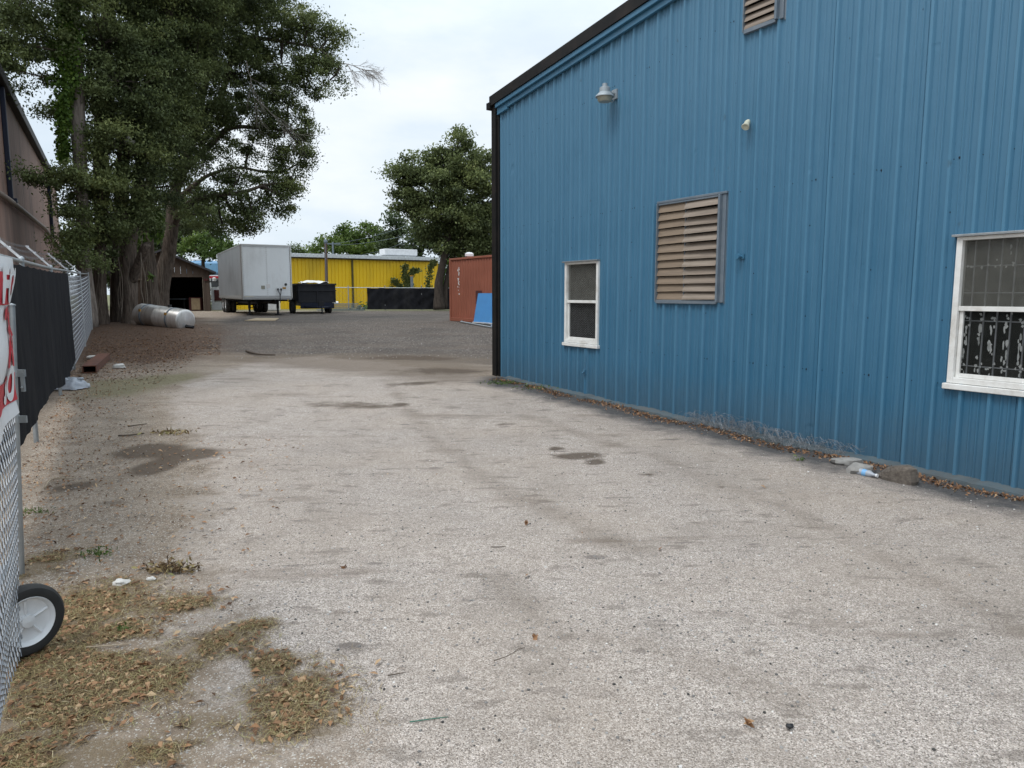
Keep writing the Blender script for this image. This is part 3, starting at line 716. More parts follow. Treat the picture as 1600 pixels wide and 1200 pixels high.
b = MB(); b.tube([Vector((FX(y), y, ftop(y))) for y in np.linspace(1.2, 24.2, 14)], .021, 10); b.build('top_rail', M['galv'], FEN, smooth=True)
b = MB()
for q in (.4, .7, .97):
    pts = []
    for a, c in zip(postY[:-2], postY[1:-1]):
        for k in range(6):
            t = k/6; y = a+(c-a)*t; pts.append(Vector((FX(y), y, ftop(y)+.03))+(FNrm*.30+Vector((0, 0, .31)))*q-Vector((0, 0, .05*math.sin(math.pi*t))))
    b.tube(pts, .0014, 4)
    for p, p2 in zip(pts[:-1], pts[1:]):
        for k in range(4):
            c = p.lerp(p2, (k+.5)/4); b.tube([c+Vector((0, .01, .02)), c-Vector((0, .01, .02))], .0012, 3); b.tube([c+Vector((.01, 0, -.018)), c-Vector((.01, 0, -.018))], .0012, 3)
b.build('barbed_wire', M['oldwire'], FEN)
GLEAN = .044
def chainlink(b, p0, d, width, zb_, zt, h, dzz, r, nrm, bul=None):
    n = int(width/h)
    for i in range(n):
        x0 = i*h; base = p0+d*x0
        z0 = zb_(x0); z1 = zt(x0); m = int((z1-z0)/dzz)
        pts = []
        for k in range(m):
            q = base+d*(h*((k+i) % 2))+nrm*(.003*((i % 2)*2-1)*(1 if k % 2 else -1)); q.z = z0+k*dzz
            if bul: q += nrm*bul(x0, (q.z-z0)/(z1-z0))
            pts.append(q)
        if len(pts) > 1: b.tube(pts, r, 3, cap=False)
b = MB(); p0 = fpt(14.0)
chainlink(b, Vector((p0.x, p0.y, 0)), FD, (24.2-14.0)/FD.y, lambda s: gz(FX(14+s*FD.y), 14+s*FD.y)+.03, lambda s: ftop(14+s*FD.y), .04, .05, .0016, FNrm)
b.build('chain_link_mesh', M['wire'], FEN)
# fence turns the corner behind the trees' foot
b = MB()
# black windscreen with folds
bot = [(4.2, .35), (6, .32), (8, .30), (9.5, .35), (11.2, .14), (12.5, .10), (14.35, .28)]
def scr(u, v):
    y = 3.6+u*(14.35-3.6); zt_ = ftop(y)-.045-.015*abs(math.sin(y*5)); g0 = gz(FX(y), y)
    zb2 = g0+float(np.interp(y, [p[0] for p in bot], [p[1] for p in bot]))+.02*mn.noise(Vector((y*2, 0, 0)))
    z = zt_+(zb2-zt_)*v
    off = -.035-.03*v-.035*(mn.noise(Vector((y*1.8+v*1.3, v*.8, 0)))+.35*mn.noise(Vector((y*6+v*3, v*1.5, 4))))*(.3+v)
    if y > 14.0: y -= .30*v*(y-14.0)/.35*-1*0
    x = FX(y)
    p = Vector((x, y, z))+(-FNrm)*(-off)*1.0
    return p
sm = pm('black_windscreen_fabric', (.009, .0095, .012), (.017, .0175, .021), 3, .9, stretch=(1, 1, .4), dirt=(.045, .043, .042), dirt_amt=.4, bmp=.3, bscale=60, spec=.1)
b.grid(scr, 240, 40); b.build('windscreen', sm, FEN, smooth=2)
# --- gate leaf with wheel, nearest the viewer
GE = G(33, 1022); GDr = -FD
GAT = empty('chain_link_gate', 'open chain link gate leaf with a rubber tyred wheel at its free end', 'gate', tuple(GE))
Gh = P(8, 402, GE.y).z-.02
b = MB(); chainlink(b, Vector((GE.x, GE.y, 0)), GDr, 1.25, lambda s: .03, lambda s: Gh, .024, .034, .0021, FNrm, lambda s, v: .02*math.sin(v*9+s*4)*(.3+s)-.012-v*.06)
b.build('chain_link_mesh', M['wire'], GAT)
b = MB(); q = GE+GDr*1.27
b.tube([Vector((GE.x, GE.y, Gh))+FNrm*.03, Vector((q.x, q.y, Gh))+FNrm*.03], .02, 10); b.tube([Vector((GE.x, GE.y, .42))+FNrm*.03, Vector((q.x, q.y, .42))+FNrm*.03], .02, 10); b.cyl(Vector((q.x, q.y, 0)), Vector((q.x, q.y, Gh)), .022, 10)
b.build('frame', M['galv'], GAT, smooth=True)
# wheel
wr = .166; wc = G(40, 1026); wc = Vector((wc.x, wc.y+.02, gz(wc.x, wc.y)+wr))
wax = Vector((.86, -.50, .0)).normalized()
b = MB(); b.lathe(wc, wax, [(-.035, .115), (-.04, .13), (-.034, .152), (-.018, .163), (-.008, .166), (.008, .166), (.018, .163), (.034, .152), (.04, .13), (.035, .115), (.02, .108), (-.02, .108), (-.035, .115)], 48)
for s_ in (-.012, .0, .012): pass
tw = b.build('wheel', M['rubber'], GAT, smooth=True)
b = MB(); b.lathe(wc, wax, [(.03, .117), (.036, .112), (.028, .106), (.012, .098), (.008, .07), (.012, .03), (.03, .028), (.034, .0)], 48)
for k in range(5):
    t = 2*math.pi*k/5+.3; a_ = wax.cross(Vector((0, 0, 1))).normalized(); v_ = a_*math.cos(t)+Vector((0, 0, 1))*math.sin(t)
    b.tube([wc+wax*.012+v_*.03, wc+wax*.010+v_*.095], [.007, .009], 6)
b.build('rim', M['vinyl'], tw, smooth=True)
b = MB(); b.cyl(wc, wc-wax*.12, .012, 8); b.box(wc-wax*.09+Vector((0, 0, .12)), (.03, .03, .3)); b.build('axle_bracket', M['galv'], GAT)
# latch post behind the gate leaf
pb = G(33, 900); pt = P(18, 478, pb.y)
LP = empty('latch_post', 'slim grey steel latch post with two clamps standing behind the gate end', 'post', tuple(pb))
b = MB(); b.cyl(pb-Vector((0, 0, .05)), pt, .0175, 12); b.lathe(pt, (0, 0, 1), [(0, .021), (.008, .021), (.016, 0)], 12); b.build('pole', M['galv'], LP, smooth=True)
for py_, bolt in ((583, 1), (655, 0)):
    z = P(22, py_, pb.y).z; c = pb.lerp(pt, (z-pb.z)/(pt.z-pb.z)); b = MB(); b.lathe(c, (0, 0, 1), [(-.022, .0175), (-.022, .0225), (.022, .0225), (.022, .0175)], 16)
    b.box(c+Vector((.035, .0, 0)), (.06, .012, .04))
    if bolt: b.box(c+Vector((.05, -.004, -.05)), (.018, .014, .11)); b.lathe(c+Vector((.05, -.014, -.08)), (0, -1, 0), [(0, .007), (.008, .006), (.009, 0)], 6)
    b.build('clamp', M['galv'], LP)
# banner on the gate
def bn(s, z, o=.012):
    q = GE+GDr*s+Vector((GLEAN*z, 0, 0)); bulge = .012*math.sin(z*7+s*9)+.008*math.sin(z*19)
    return Vector((q.x, q.y, z))-FNrm*(o+.015+bulge)
zt_, zb2 = P(9, 405, GE.y).z, P(16, 642, GE.y).z
BAN = empty('banner', 'white vinyl banner with red blocks and lettering tied to the gate', 'banner', tuple(GE+Vector((0, 0, zb2))))
b = MB(); b.grid(lambda u, v: bn(.045+u*1.2+.02*v, zt_+(zb2-zt_)*v-.03*math.sin(u*2)*v), 40, 30); b.build('sheet', M['bannerwhite'], BAN, smooth=2)
def zz(py): return P(12, py, GE.y).z
def flat(b, s0, s1, z0, z1, o): b.grid(lambda u, v: bn(s0+(s1-s0)*u, z0+(z1-z0)*v, o), 12, 8)
b = MB(); flat(b, .05, 1.0, zz(475), zz(428), .016); flat(b, .05, 1.0, zz(622), zz(580), .016); b.build('red_block', M['redpaint'], BAN)
def text_on(body, s_mid, zc, size, mt, o, name, bold=.0, shear=.15):
    cu = bpy.data.curves.new('t', 'FONT'); cu.body = body; cu.size = size; cu.align_x = 'CENTER'; cu.offset = bold; cu.shear = shear
    ob = bpy.data.objects.new('t', cu); COL.objects.link(ob); dg = bpy.context.evaluated_depsgraph_get()
    me = bpy.data.meshes.new_from_object(ob.evaluated_get(dg)); vs = [tuple(v.co) for v in me.vertices]; fs = [tuple(p.vertices) for p in me.polygons]
    bpy.data.objects.remove(ob); b = MB()
    b.add([bn(s_mid-v[0], zc+v[1], o) for v in vs], fs); b.build(name, M[mt], BAN)
text_on('FOR', .24, zz(470), .19, 'bannerwhite', .020, 'lettering', .008)
text_on('e &', .22, zz(520), .24, 'redpaint', .018, 'lettering', .01)
text_on('IN', .16, zz(566), .17, 'redpaint', .018, 'lettering', .01)
text_on('SO', .21, zz(616), .19, 'bannerwhite', .020, 'lettering', .008)

# ------------------------------------------------------------------ brown building on the left
YB0, YB1 = 9.0, 46.0
def bx(Y): return -3.1-.55*Y
BD = Vector((-.55, 1, 0)).normalized()
BR = empty('brown_building', 'tall brown panelled building with black roof edge and dark downspouts behind the fence', 'building', (bx(YB0), YB0, gz(bx(YB0), YB0)), math.atan2(BD.y, BD.x))
LBm = ROOTS[BR.name]
Lb = (YB1-YB0)/BD.y
def BL(px, py, off=0):
    """pixel -> local (along, height) on brown wall"""
    a = Vector(ray(px, py)); o = Vector((0, 0, CH)); nrm = Vector((BD.y, -BD.x, 0)); p0 = Vector((bx(YB0), YB0, 0))+nrm*off
    t = (p0-o).dot(nrm)/a.dot(nrm); q = o+a*t-p0
    return q.dot(BD), q.z+CH*0-LBm.translation.z
zr = .5*(BL(10, 155)[1]+BL(45, 222)[1]); print('brown roof z', zr, BL(10, 155), BL(45, 222))
b = LB(); x = 0; prof = []
while x < Lb: prof += [(x, 0), (x+.58, 0), (x+.585, .012), (x+.60, .012), (x+.605, 0)]; x += .61
for (xa, ya), (xb, yb) in zip(prof[:-1], prof[1:]): b.quad((xa, ya, -.3), (xb, yb, -.3), (xb, yb, zr), (xa, ya, zr))
b.quad((Lb, 0, -.3), (Lb, 9, -.3), (Lb, 9, zr), (Lb, 0, zr)); b.quad((0, 0.02, -.3), (0, 9, -.3), (0, 9, zr), (0, 0.02, zr)); b.build('wall', M['brownwall'], BR)
b = LB(); b.b2(-.3, Lb+.3, -.22, 9, zr+.01, zr+.38); b.build('roof', M['black'], BR, bevel=.03)
u, z = BL(13, 312); b = LB(); b.b2(u-.09, u+.09, -.14, -.003, z, zr); b.box((u, -.14, z-.02), (.22, .2, .14)); b.build('downspout', M['navy'], BR, bevel=.02)
u, z = BL(80, 376); b = LB(); b.b2(u-.12, u+.12, -.16, -.003, z, zr); b.build('downspout', M['navy'], BR, bevel=.02)
b = LB(); k = [BL(-30, 290), BL(3, 310), BL(30, 330), BL(52, 347), BL(66, 358), BL(76, 372), BL(82, 386)]
b.tube([(q[0], -.13, q[1]) for q in spline(k, 5)], .085, 10); b.build('pipe', M['pipe'], BR, smooth=True)
k = [BL(82, 380), BL(88, 388), BL(96, 395), BL(106, 405)]
b = LB(); b.tube([(q[0], -.15, q[1]) for q in spline(k, 5)], .08, 10); b.build('pipe', M['navy'], BR, smooth=True)

# ------------------------------------------------------------------ trees
def leaves(cent, size, tint, droop=.35, aspect=.5):
    """rhombic leaf faces"""
    n = len(cent); d = rng.normal(size=(n, 3)); d[:, 2] -= droop; d /= np.linalg.norm(d, axis=1)[:, None]
    nr = rng.normal(size=(n, 3)); nr[:, 2] += .8
    s = np.cross(d, nr); s /= np.linalg.norm(s, axis=1)[:, None]+1e-9
    L = (size*rng.uniform(.65, 1.35, n))[:, None] if np.isscalar(size) else size[:, None]
    up = np.cross(s, d)*L*.12
    V = np.stack([cent-d*L*.5, cent+s*L*aspect*.5+up, cent+d*L*.5, cent-s*L*aspect*.5+up], 1)
    return V
def PW(e, Y=None):
    """(px,py,rx,ry,Y[,depth]) -> world ellipsoid"""
    c = P(e[0], e[1], e[4]); k = e[4]/F*1.0
    return c, e[2]*k, (e[5] if len(e) > 5 else (e[2]+e[3])*.5*k), e[3]*k
def crown(root, ells, nsub, per, rs, leaf, mat, base=.42, name='crown', branch=None, bmat=None, seedtint=.16, sagz=.6, hole=.0, bbr=.02):
    allc = []; allt = []; bb = MB()
    for ei, e in enumerate(ells):
        c, rx, ry, rz = PW(e)
        vol = (rx*rz)
        ns = max(3, int(nsub*vol))
        d = rng.normal(size=(ns, 3)); d /= np.linalg.norm(d, axis=1)[:, None]
        rad = rng.uniform(.25, 1.0, ns)**.55
        pos = np.array(c)+d*rad[:, None]*np.array([rx, ry, rz])
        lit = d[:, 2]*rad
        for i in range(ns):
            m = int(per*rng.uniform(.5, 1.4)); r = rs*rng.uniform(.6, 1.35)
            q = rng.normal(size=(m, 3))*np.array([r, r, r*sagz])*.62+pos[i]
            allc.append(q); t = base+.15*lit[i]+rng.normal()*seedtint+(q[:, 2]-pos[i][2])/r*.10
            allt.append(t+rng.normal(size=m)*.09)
            if branch is not None and i % 2 == 0:
                p1 = Vector(pos[i]); p0 = Vector(c)+(p1-Vector(c))*.15
                mid = p0.lerp(p1, .5)+Vector(rng.normal(size=3)*.12*(p1-p0).length)
                bb.tube([p0, mid, p1], [bbr, bbr*.65, bbr*.3], 5, cap=False)
        if branch is not None:
            p0 = branch(Vector(c)); p1 = Vector(c); ln = (p1-p0).length
            mid = p0.lerp(p1, .5)+Vector((0, 0, -.06*ln))+Vector(rng.normal(size=3)*.05*ln)
            pts = [q for q in spline([p0, mid, p1], 5)]
            bb.tube(pts, list(np.linspace(bbr*3.2, bbr*1.1, len(pts))), 7, cap=False)
    C = np.concatenate(allc); T = np.clip(np.concatenate(allt), 0, 1)
    o = np_mesh(name, leaves(C, leaf, T), 4, mat, root, T)
    if branch is not None and bb.v: bb.build('branches', bmat or M['bark'], root, smooth=2)
    return o, len(C)
def trunk(b, nodes, lump=.18, n=14, seed=0, per=6):
    """nodes (px,py,Y,width_px)"""
    q = [(*P(a, c, Y), w*.5*Y/F) for a, c, Y, w in nodes]
    s = spline(q, per); b.tube([v[:3] for v in s], [max(.004, v[3]) for v in s], n, lump=lump, seed=seed)
    return [Vector(v[:3]) for v in s]
def nearest(pts): 
    return lambda c: min(pts, key=lambda p: (p-c).length*(1.6 if p.z > c.z else 1.0))
tot = 0
# 1. tall pale trunk wrapped in vine
y = 23.0
g0 = P(152, 480, 25.5)
T1 = empty('tall_tree', 'tall pale trunked tree wrapped in bright green climbing vine beside the fence', 'tree', (P(133, 500, 25.2).x, 25.2, gz(P(133, 500, 25.2).x, 25.2)))
b = MB(); tp = trunk(b, [(140, 515, 25.2, 26), (131, 400, 25.2, 20), (128, 300, 25.2, 17), (122, 200, 25.2, 21), (118, 110, 25.2, 20), (112, 20, 25.2, 17), (100, -120, 25.2, 13), (90, -220, 25.2, 6)], .1, seed=1); b.build('trunk', M['barkgrey'], T1, smooth=2)
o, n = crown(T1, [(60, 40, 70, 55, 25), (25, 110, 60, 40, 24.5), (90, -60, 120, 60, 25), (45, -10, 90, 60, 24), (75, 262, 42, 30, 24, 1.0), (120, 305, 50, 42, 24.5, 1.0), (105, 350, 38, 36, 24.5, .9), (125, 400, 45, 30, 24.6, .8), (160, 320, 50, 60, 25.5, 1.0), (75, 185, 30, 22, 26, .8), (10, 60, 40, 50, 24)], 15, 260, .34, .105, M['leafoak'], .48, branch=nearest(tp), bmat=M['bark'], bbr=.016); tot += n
vc = []; 
for i in range(4200):
    t = rng.random(); py_ = 5+t*250; 
    w = np.interp(py_, [0, 60, 130, 160, 240, 260], [24, 22, 22, 12, 9, 3]); cx = np.interp(py_, [0, 130, 180, 260], [104, 104, 98, 100])
    vc.append(P(cx+rng.normal()*w*.55, py_, 25.2-.25-rng.random()*.35))
o = np_mesh('climbing_vine', leaves(np.array(vc), .13, None, .9, .7), 4, M['leafbright'], T1, np.clip(rng.normal(.5, .22, len(vc)), 0, 1))
# 2..5 trunks of the grove
grove = [
 dict(label='grey trunked tree nearest the fence end with a straight bare bole', nodes=[(158, 512, 26.5, 29), (157, 495, 26.5, 26), (156, 440, 26.5, 22), (158, 350, 26.5, 20), (158, 250, 27, 24), (160, 150, 27, 24), (168, 20, 27, 20), (170, -130, 27, 12)], mat='bark',
      ells=[(170, 60, 80, 70, 27), (190, 160, 60, 70, 26.5), (150, 200, 50, 60, 26.2), (180, -40, 110, 60, 27), (160, 280, 45, 50, 25.8), (190, 240, 55, 50, 25.8), (190, 130, 60, 60, 25.6), (160, 70, 50, 60, 25.6), (165, 360, 26, 36, 25.6)]),
 dict(label='dark buttressed tree draped with hanging vine stems, second from the fence end', nodes=[(182, 512, 28, 32), (183, 490, 28, 24), (185, 430, 28, 26), (188, 350, 28, 22), (192, 240, 28, 20), (205, 120, 28, 18), (215, 0, 28, 15), (220, -100, 28, 9)], mat='barkdark',
      ells=[(230, 130, 70, 70, 28), (230, 40, 90, 60, 28), (215, 220, 60, 55, 27.5), (225, 290, 45, 40, 26.8), (215, 170, 50, 70, 26.4), (230, 90, 50, 60, 26.6), (205, 340, 28, 34, 26.6), (260, -40, 100, 60, 28)]),
 dict(label='thick brown tree with a broken side limb left of the aluminium tank', nodes=[(205, 512, 27, 36), (204, 490, 27, 27), (202, 440, 27, 26), (200, 390, 27, 27), (210, 340, 27.3, 20), (222, 240, 28, 17), (245, 120, 28, 15), (265, 20, 28, 13), (280, -80, 28, 8)], mat='bark',
      ells=[(270, 110, 80, 80, 28.5), (290, 20, 80, 60, 29), (260, 220, 55, 60, 28), (275, 290, 35, 30, 28.5), (210, 330, 40, 35, 26.5), (300, -60, 110, 50, 29)]),
 dict(label='brown tree hung with big leaved creeper just behind the aluminium tank', nodes=[(240, 500, 31, 30), (236, 480, 31, 30), (234, 430, 31, 25), (230, 380, 31, 22), (232, 310, 31, 17), (245, 220, 31, 15), (265, 120, 31, 14), (300, 0, 31, 12), (320, -80, 31, 6)], mat='bark',
      ells=[(320, 60, 90, 70, 32), (300, 170, 70, 60, 31.5), (265, 170, 60, 70, 30), (255, 270, 34, 50, 29.8), (290, 100, 60, 60, 30), (350, -40, 110, 60, 32), (290, 230, 45, 40, 31)]),
]
for gi, gd in enumerate(grove):
    a = gd['nodes'][0]; base = P(a[0], a[1], a[2]); 
    t = empty('grove_tree', gd['label'], 'tree', (base.x, base.y, gz(base.x, base.y)), group='trees in the grove beside the shed')
    nd = [(q[0], q[1], q[2], q[3]*.86) for q in gd['nodes']]; b = MB(); tp = trunk(b, nd, .16, 18, seed=gi*3+2)
    if gi == 2: trunk(b, [(206, 440, 27, 14), (217, 410, 26.7, 13), (226, 390, 26.5, 14), (230, 382, 26.4, 11)], .2, 12, 5)
    b.build('trunk', M[gd['mat']], t, smooth=2)
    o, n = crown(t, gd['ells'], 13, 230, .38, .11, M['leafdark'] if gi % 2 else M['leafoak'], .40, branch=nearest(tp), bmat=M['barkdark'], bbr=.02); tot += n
    # hanging stems
    b = MB()
    for k in range([2, 5, 6, 4][gi]):
        x0 = a[0]+random.uniform(-20, 18); pts = []; yy = random.uniform(300, 400)
        while yy < 505: pts.append(P(x0, yy, a[2]-.5-random.random()*.15)); yy += random.uniform(18, 34); x0 += random.uniform(-5, 5)
        if len(pts) > 2: b.tube([v for v in spline(pts, 4)], random.uniform(.008, .016), 6)
    b.build('hanging_vines', M['rootvine'], t, smooth=2)
    if gi == 3:
        bc = []
        for (cx, cy, rx_, ry_, m) in ((240, 345, 9, 22, 60), (212, 365, 10, 6, 16), (250, 355, 6, 16, 24), (236, 435, 5, 5, 6), (225, 375, 8, 5, 12)):
            for _ in range(m): bc.append(P(cx+rng.normal()*rx_*.7, cy+rng.normal()*ry_*.7, 30.1))
        np_mesh('creeper_leaves', leaves(np.array(bc), .34, None, 1.2, .6), 4, M['leafbright'], t, np.clip(rng.normal(.35, .2, len(bc)), 0, 1))
        # white fixture caught in the foliage
# 6. spreading oak
OK = empty('spreading_oak', 'large spreading oak with a forked leaning trunk reaching over the white trailer', 'tree', (P(252, 478, 33).x, 33, gz(P(252, 478, 33).x, 33)))
b = MB(); tp = trunk(b, [(250, 492, 33, 46), (251, 475, 33, 27), (254, 440, 33, 24), (262, 400, 33, 21), (268, 360, 33, 19), (271, 325, 33, 18), (275, 295, 33, 16), (285, 268, 33, 14), (300, 220, 33, 13), (320, 130, 33, 12), (345, 40, 33, 9), (350, -40, 33, 5)], .12, 14, seed=20)
l1 = trunk(b, [(270, 352, 33, 14), (282, 330, 32.7, 11), (300, 315, 32.3, 9), (320, 308, 32, 7), (345, 305, 31.8, 5), (380, 300, 31.6, 6), (410, 290, 31.5, 4)], .08, 10, 21)
l2 = trunk(b, [(272, 322, 33, 11), (285, 305, 33, 8), (305, 288, 33, 7), (330, 272, 33, 5), (370, 262, 33, 4), (410, 268, 33, 4)], .08, 10, 22)
l3 = trunk(b, [(285, 268, 33, 11), (330, 225, 33, 9), (360, 200, 33, 7), (410, 200, 33, 5), (450, 205, 33, 3)], .08, 10, 23)
l4 = trunk(b, [(300, 100, 32, 13), (320, 60, 32, 11), (340, 30, 32, 8), (360, 0, 32, 5)], .08, 10, 24)
l5 = trunk(b, [(300, 220, 33, 9), (345, 150, 33, 8), (370, 70, 33, 7), (400, 60, 33, 6), (460, 68, 33, 4), (500, 78, 32.5, 3), (530, 105, 32.5, 2)], .08, 10, 25)
b.build('trunk', M['bark'], OK, smooth=2)
tp = tp+l1+l2+l3+l5
ells = [(330, 60, 70, 70, 33), (400, 40, 60, 50, 33.5), (440, 30, 50, 32, 33), (480, 45, 38, 38, 32.8), (512, 62, 26, 30, 32.6), (515, 125, 26, 30, 32.6), (480, 120, 34, 34, 32.8), (440, 100, 45, 45, 33), (380, 120, 55, 55, 33), (330, 160, 55, 55, 32.5),
        (400, 170, 50, 40, 33), (450, 165, 40, 30, 33), (478, 200, 20, 30, 32.8), (445, 215, 38, 30, 33), (475, 250, 18, 22, 32.8), (395, 225, 45, 20, 33.5), (450, 265, 30, 28, 33), (420, 290, 30, 28, 32.5), (445, 305, 26, 18, 32.4), (395, 320, 32, 30, 32), (365, 335, 26, 26, 32.3), (400, 350, 22, 14, 31.8),
        (320, 230, 45, 22, 33.5), (345, 275, 40, 14, 34), (340, 300, 34, 20, 32.2), (375, 275, 36, 22, 32.4), (300, 325, 24, 18, 32), (350, 355, 30, 14, 32), (468, 228, 22, 30, 32.7), (452, 285, 24, 24, 32.6), (430, 318, 28, 18, 32.3), (388, 345, 28, 20, 32), (500, 100, 34, 26, 32.8), (330, 335, 34, 22, 34.5), (290, 350, 24, 22, 35), (310, 300, 30, 12, 34.5), (420, -20, 80, 30, 33.5), (300, -20, 90, 50, 33)]
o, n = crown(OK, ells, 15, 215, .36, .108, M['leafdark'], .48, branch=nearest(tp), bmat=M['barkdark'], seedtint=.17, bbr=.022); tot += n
b = MB()
def deadtwig(p0, d, L, r, lv):
    pts = [p0]; q = Vector(p0); dd = Vector(d)
    for k in range(5):
        dd = (dd+Vector((random.uniform(-.25, .25), random.uniform(-.15, .15), random.uniform(-.28, .2)))).normalized(); q = q+dd*L/5; pts.append(Vector(q))
        if lv > 0 and k > 0:
            for _ in range(2): deadtwig(q, dd+Vector((random.uniform(-.5, .7), random.uniform(-.3, .3), random.uniform(-.9, .6))), L*.5, r*.5, lv-1)
    b.tube(pts, list(np.linspace(r, r*.4, 6)), 4, cap=False)
deadtwig(P(520, 95, 32.5), Vector((.8, 0, -.3)), 1.5, .022, 3)
deadtwig(P(540, 112, 32.5), Vector((.9, 0, .1)), .9, .014, 2)
deadtwig(P(385, 95, 31.0), Vector((.02, 0, -1)), 1.8, .018, 2)
deadtwig(P(400, 155, 31.0), Vector((.9, 0, -.6)), 1.9, .018, 2)
b.build('dead_branch', M['deadtwig'], OK)
# 7. tree by the container
CT = empty('container_tree', 'round topped dark green tree rising behind the yellow building and red container', 'tree', (P(688, 482, 49).x, 49, gz(0, 49)))
b = MB(); tp = trunk(b, [(686, 484, 49, 18), (685, 450, 49, 13), (690, 420, 49, 12), (697, 390, 49, 10), (702, 360, 49, 9), (700, 320, 49, 8), (712, 260, 49, 5), (716, 215, 49, 3)], .15, 12, 30)
l1 = trunk(b, [(694, 482, 49.3, 10), (697, 445, 49.3, 8), (706, 405, 49.3, 7), (720, 370, 49, 6), (735, 330, 49, 4)], .1, 10, 31)
l2 = trunk(b, [(700, 345, 49, 6), (680, 310, 49, 5), (650, 280, 49, 4), (630, 265, 49, 2)], .1, 8, 32)
b.build('trunk', M['barkdark'], CT, smooth=2)
o, n = crown(CT, [(716, 222, 16, 22, 49), (722, 245, 26, 22, 49), (690, 258, 30, 24, 49), (650, 268, 34, 22, 49), (627, 275, 20, 22, 49), (640, 310, 28, 22, 49.3), (680, 300, 40, 34, 48.5), (730, 290, 36, 36, 49), (755, 260, 22, 26, 49.5), (765, 310, 26, 30, 49), (700, 345, 36, 34, 48.5), (740, 345, 36, 32, 48.8), (655, 335, 18, 14, 49), (770, 350, 24, 30, 49.5), (725, 385, 34, 22, 49), (760, 390, 26, 22, 49.5), (665, 365, 14, 20, 49.3), (700, 375, 24, 24, 49.5), (622, 322, 7, 6, 49)], 12, 220, .55, .20, M['leafoak'], .40, branch=nearest(tp+l1+l2), bmat=M['barkdark'], bbr=.03); tot += n
# far trees
def fartree(label, trunkpx, Y, ells, mat, base, name='background_tree', nsub=4.5, per=170, rs=.85, leaf=.36, group=None):
    global tot
    p = P(trunkpx, 480, Y); z = gz(p.x, Y)
    t = empty(name, label, 'tree', (p.x, Y, z), group=group)
    b = MB(); cy = min(e[1] for e in ells); tp = trunk(b, [(trunkpx, 485, Y, 9), (trunkpx+1, 440, Y, 7), (trunkpx-1, (cy+440)/2, Y, 5), (trunkpx, cy+8, Y, 2)], .1, 8, trunkpx); b.build('trunk', M['barkdark'], t, smooth=2)
    o, n = crown(t, ells, nsub, per, rs, leaf, mat, base, branch=nearest(tp), bmat=M['barkdark'], bbr=.04); tot += n
GR = 'trees beyond the yellow building and shed'
fartree('bright green spreading tree above the middle of the yellow roof', 560, 85, [(560, 362, 30, 14, 85), (530, 372, 24, 14, 85), (585, 370, 24, 18, 85), (510, 385, 20, 12, 85), (550, 388, 34, 14, 84), (590, 390, 20, 12, 84), (495, 394, 12, 6, 85)], M['leaflime'], .5, group=GR)
fartree('conical dark green tree right of the bright spreading tree', 620, 80, [(617, 345, 9, 12, 80), (620, 362, 16, 14, 80), (612, 380, 20, 14, 80), (630, 388, 20, 12, 80)], M['leaffar'], .42, group=GR)
fartree('hazy olive tree between the conical tree and the container tree', 658, 72, [(655, 362, 20, 14, 72), (668, 380, 26, 16, 72), (645, 388, 22, 14, 72), (690, 372, 20, 20, 72)], M['leaffar'], .55, group=GR)
fartree('green tree seen low between the container and the blue building', 755, 66, [(745, 395, 26, 12, 66), (765, 385, 22, 20, 66), (730, 402, 22, 10, 66), (780, 390, 22, 20, 66), (700, 412, 20, 16, 66), (690, 436, 18, 18, 66), (705, 450, 18, 20, 66), (685, 462, 14, 14, 66)], M['leaflime'], .4, group=GR)
fartree('tiny distant tree just right of the white trailer roof', 466, 130, [(462, 391, 10, 5, 130), (474, 394, 8, 4, 130)], M['leaffar'], .6, nsub=1.2, rs=1.2, leaf=.4, group=GR)
fartree('light green bushy tree directly above the shed roof', 318, 62, [(315, 378, 26, 12, 62), (345, 376, 20, 12, 62), (300, 390, 24, 14, 61), (335, 395, 24, 12, 61), (285, 375, 20, 14, 63), (355, 388, 16, 12, 63)], M['leaflime'], .42, nsub=6, rs=.6, leaf=.28, group=GR)
fartree('dark tree filling the gap behind the grove and shed', 250, 68, [(250, 370, 50, 50, 68), (200, 380, 50, 60, 66), (300, 340, 40, 40, 70), (160, 390, 40, 60, 64), (240, 430, 50, 40, 66), (130, 400, 40, 50, 62)], M['leafdark'], .3, nsub=5, rs=.8, leaf=.34, group=GR)
print('leaves', tot)

# ------------------------------------------------------------------ shed
sz = gz(-20, 48)
def sh(px, py, Y=48): p = P(px, py, Y); return p
SX1 = sh(328, 450).x; SXa = sh(251, 400).x; SX0 = 2*SXa-SX1
ev = sh(328, 424).z; ap = sh(251, 393).z; o0, o1, oh = sh(261, 450).x, sh(317, 450).x, sh(290, 433).z
SH = empty('brown_shed', 'low brown board sided shed with an open dark doorway behind the trees', 'shed', (SXa, 48, sz))
def shz(x): return ap+(ev-ap)*abs(x-SXa)/(SX1-SXa)
b = MB(); x = SX0
while x < SX1-.01:
    x2 = min(x+.40, SX1)
    cuts = [x, x2]
    for c in (o0, o1, SXa):
        if x < c < x2: cuts.append(c)
    cuts.sort()
    for a_, c_ in zip(cuts[:-1], cuts[1:]):
        mid = (a_+c_)/2; z0 = oh if o0 < mid < o1 else sz-.1
        g_ = .02 if c_ == x2 else 0
        b.quad((a_, 48, z0), (c_-g_, 48, z0), (c_-g_, 48, shz(c_-g_)), (a_, 48, shz(a_)))
        if g_: b.quad((c_-g_, 48.02, z0), (c_, 48.02, z0), (c_, 48.02, shz(c_)), (c_-g_, 48.02, shz(c_)))
    x = x2
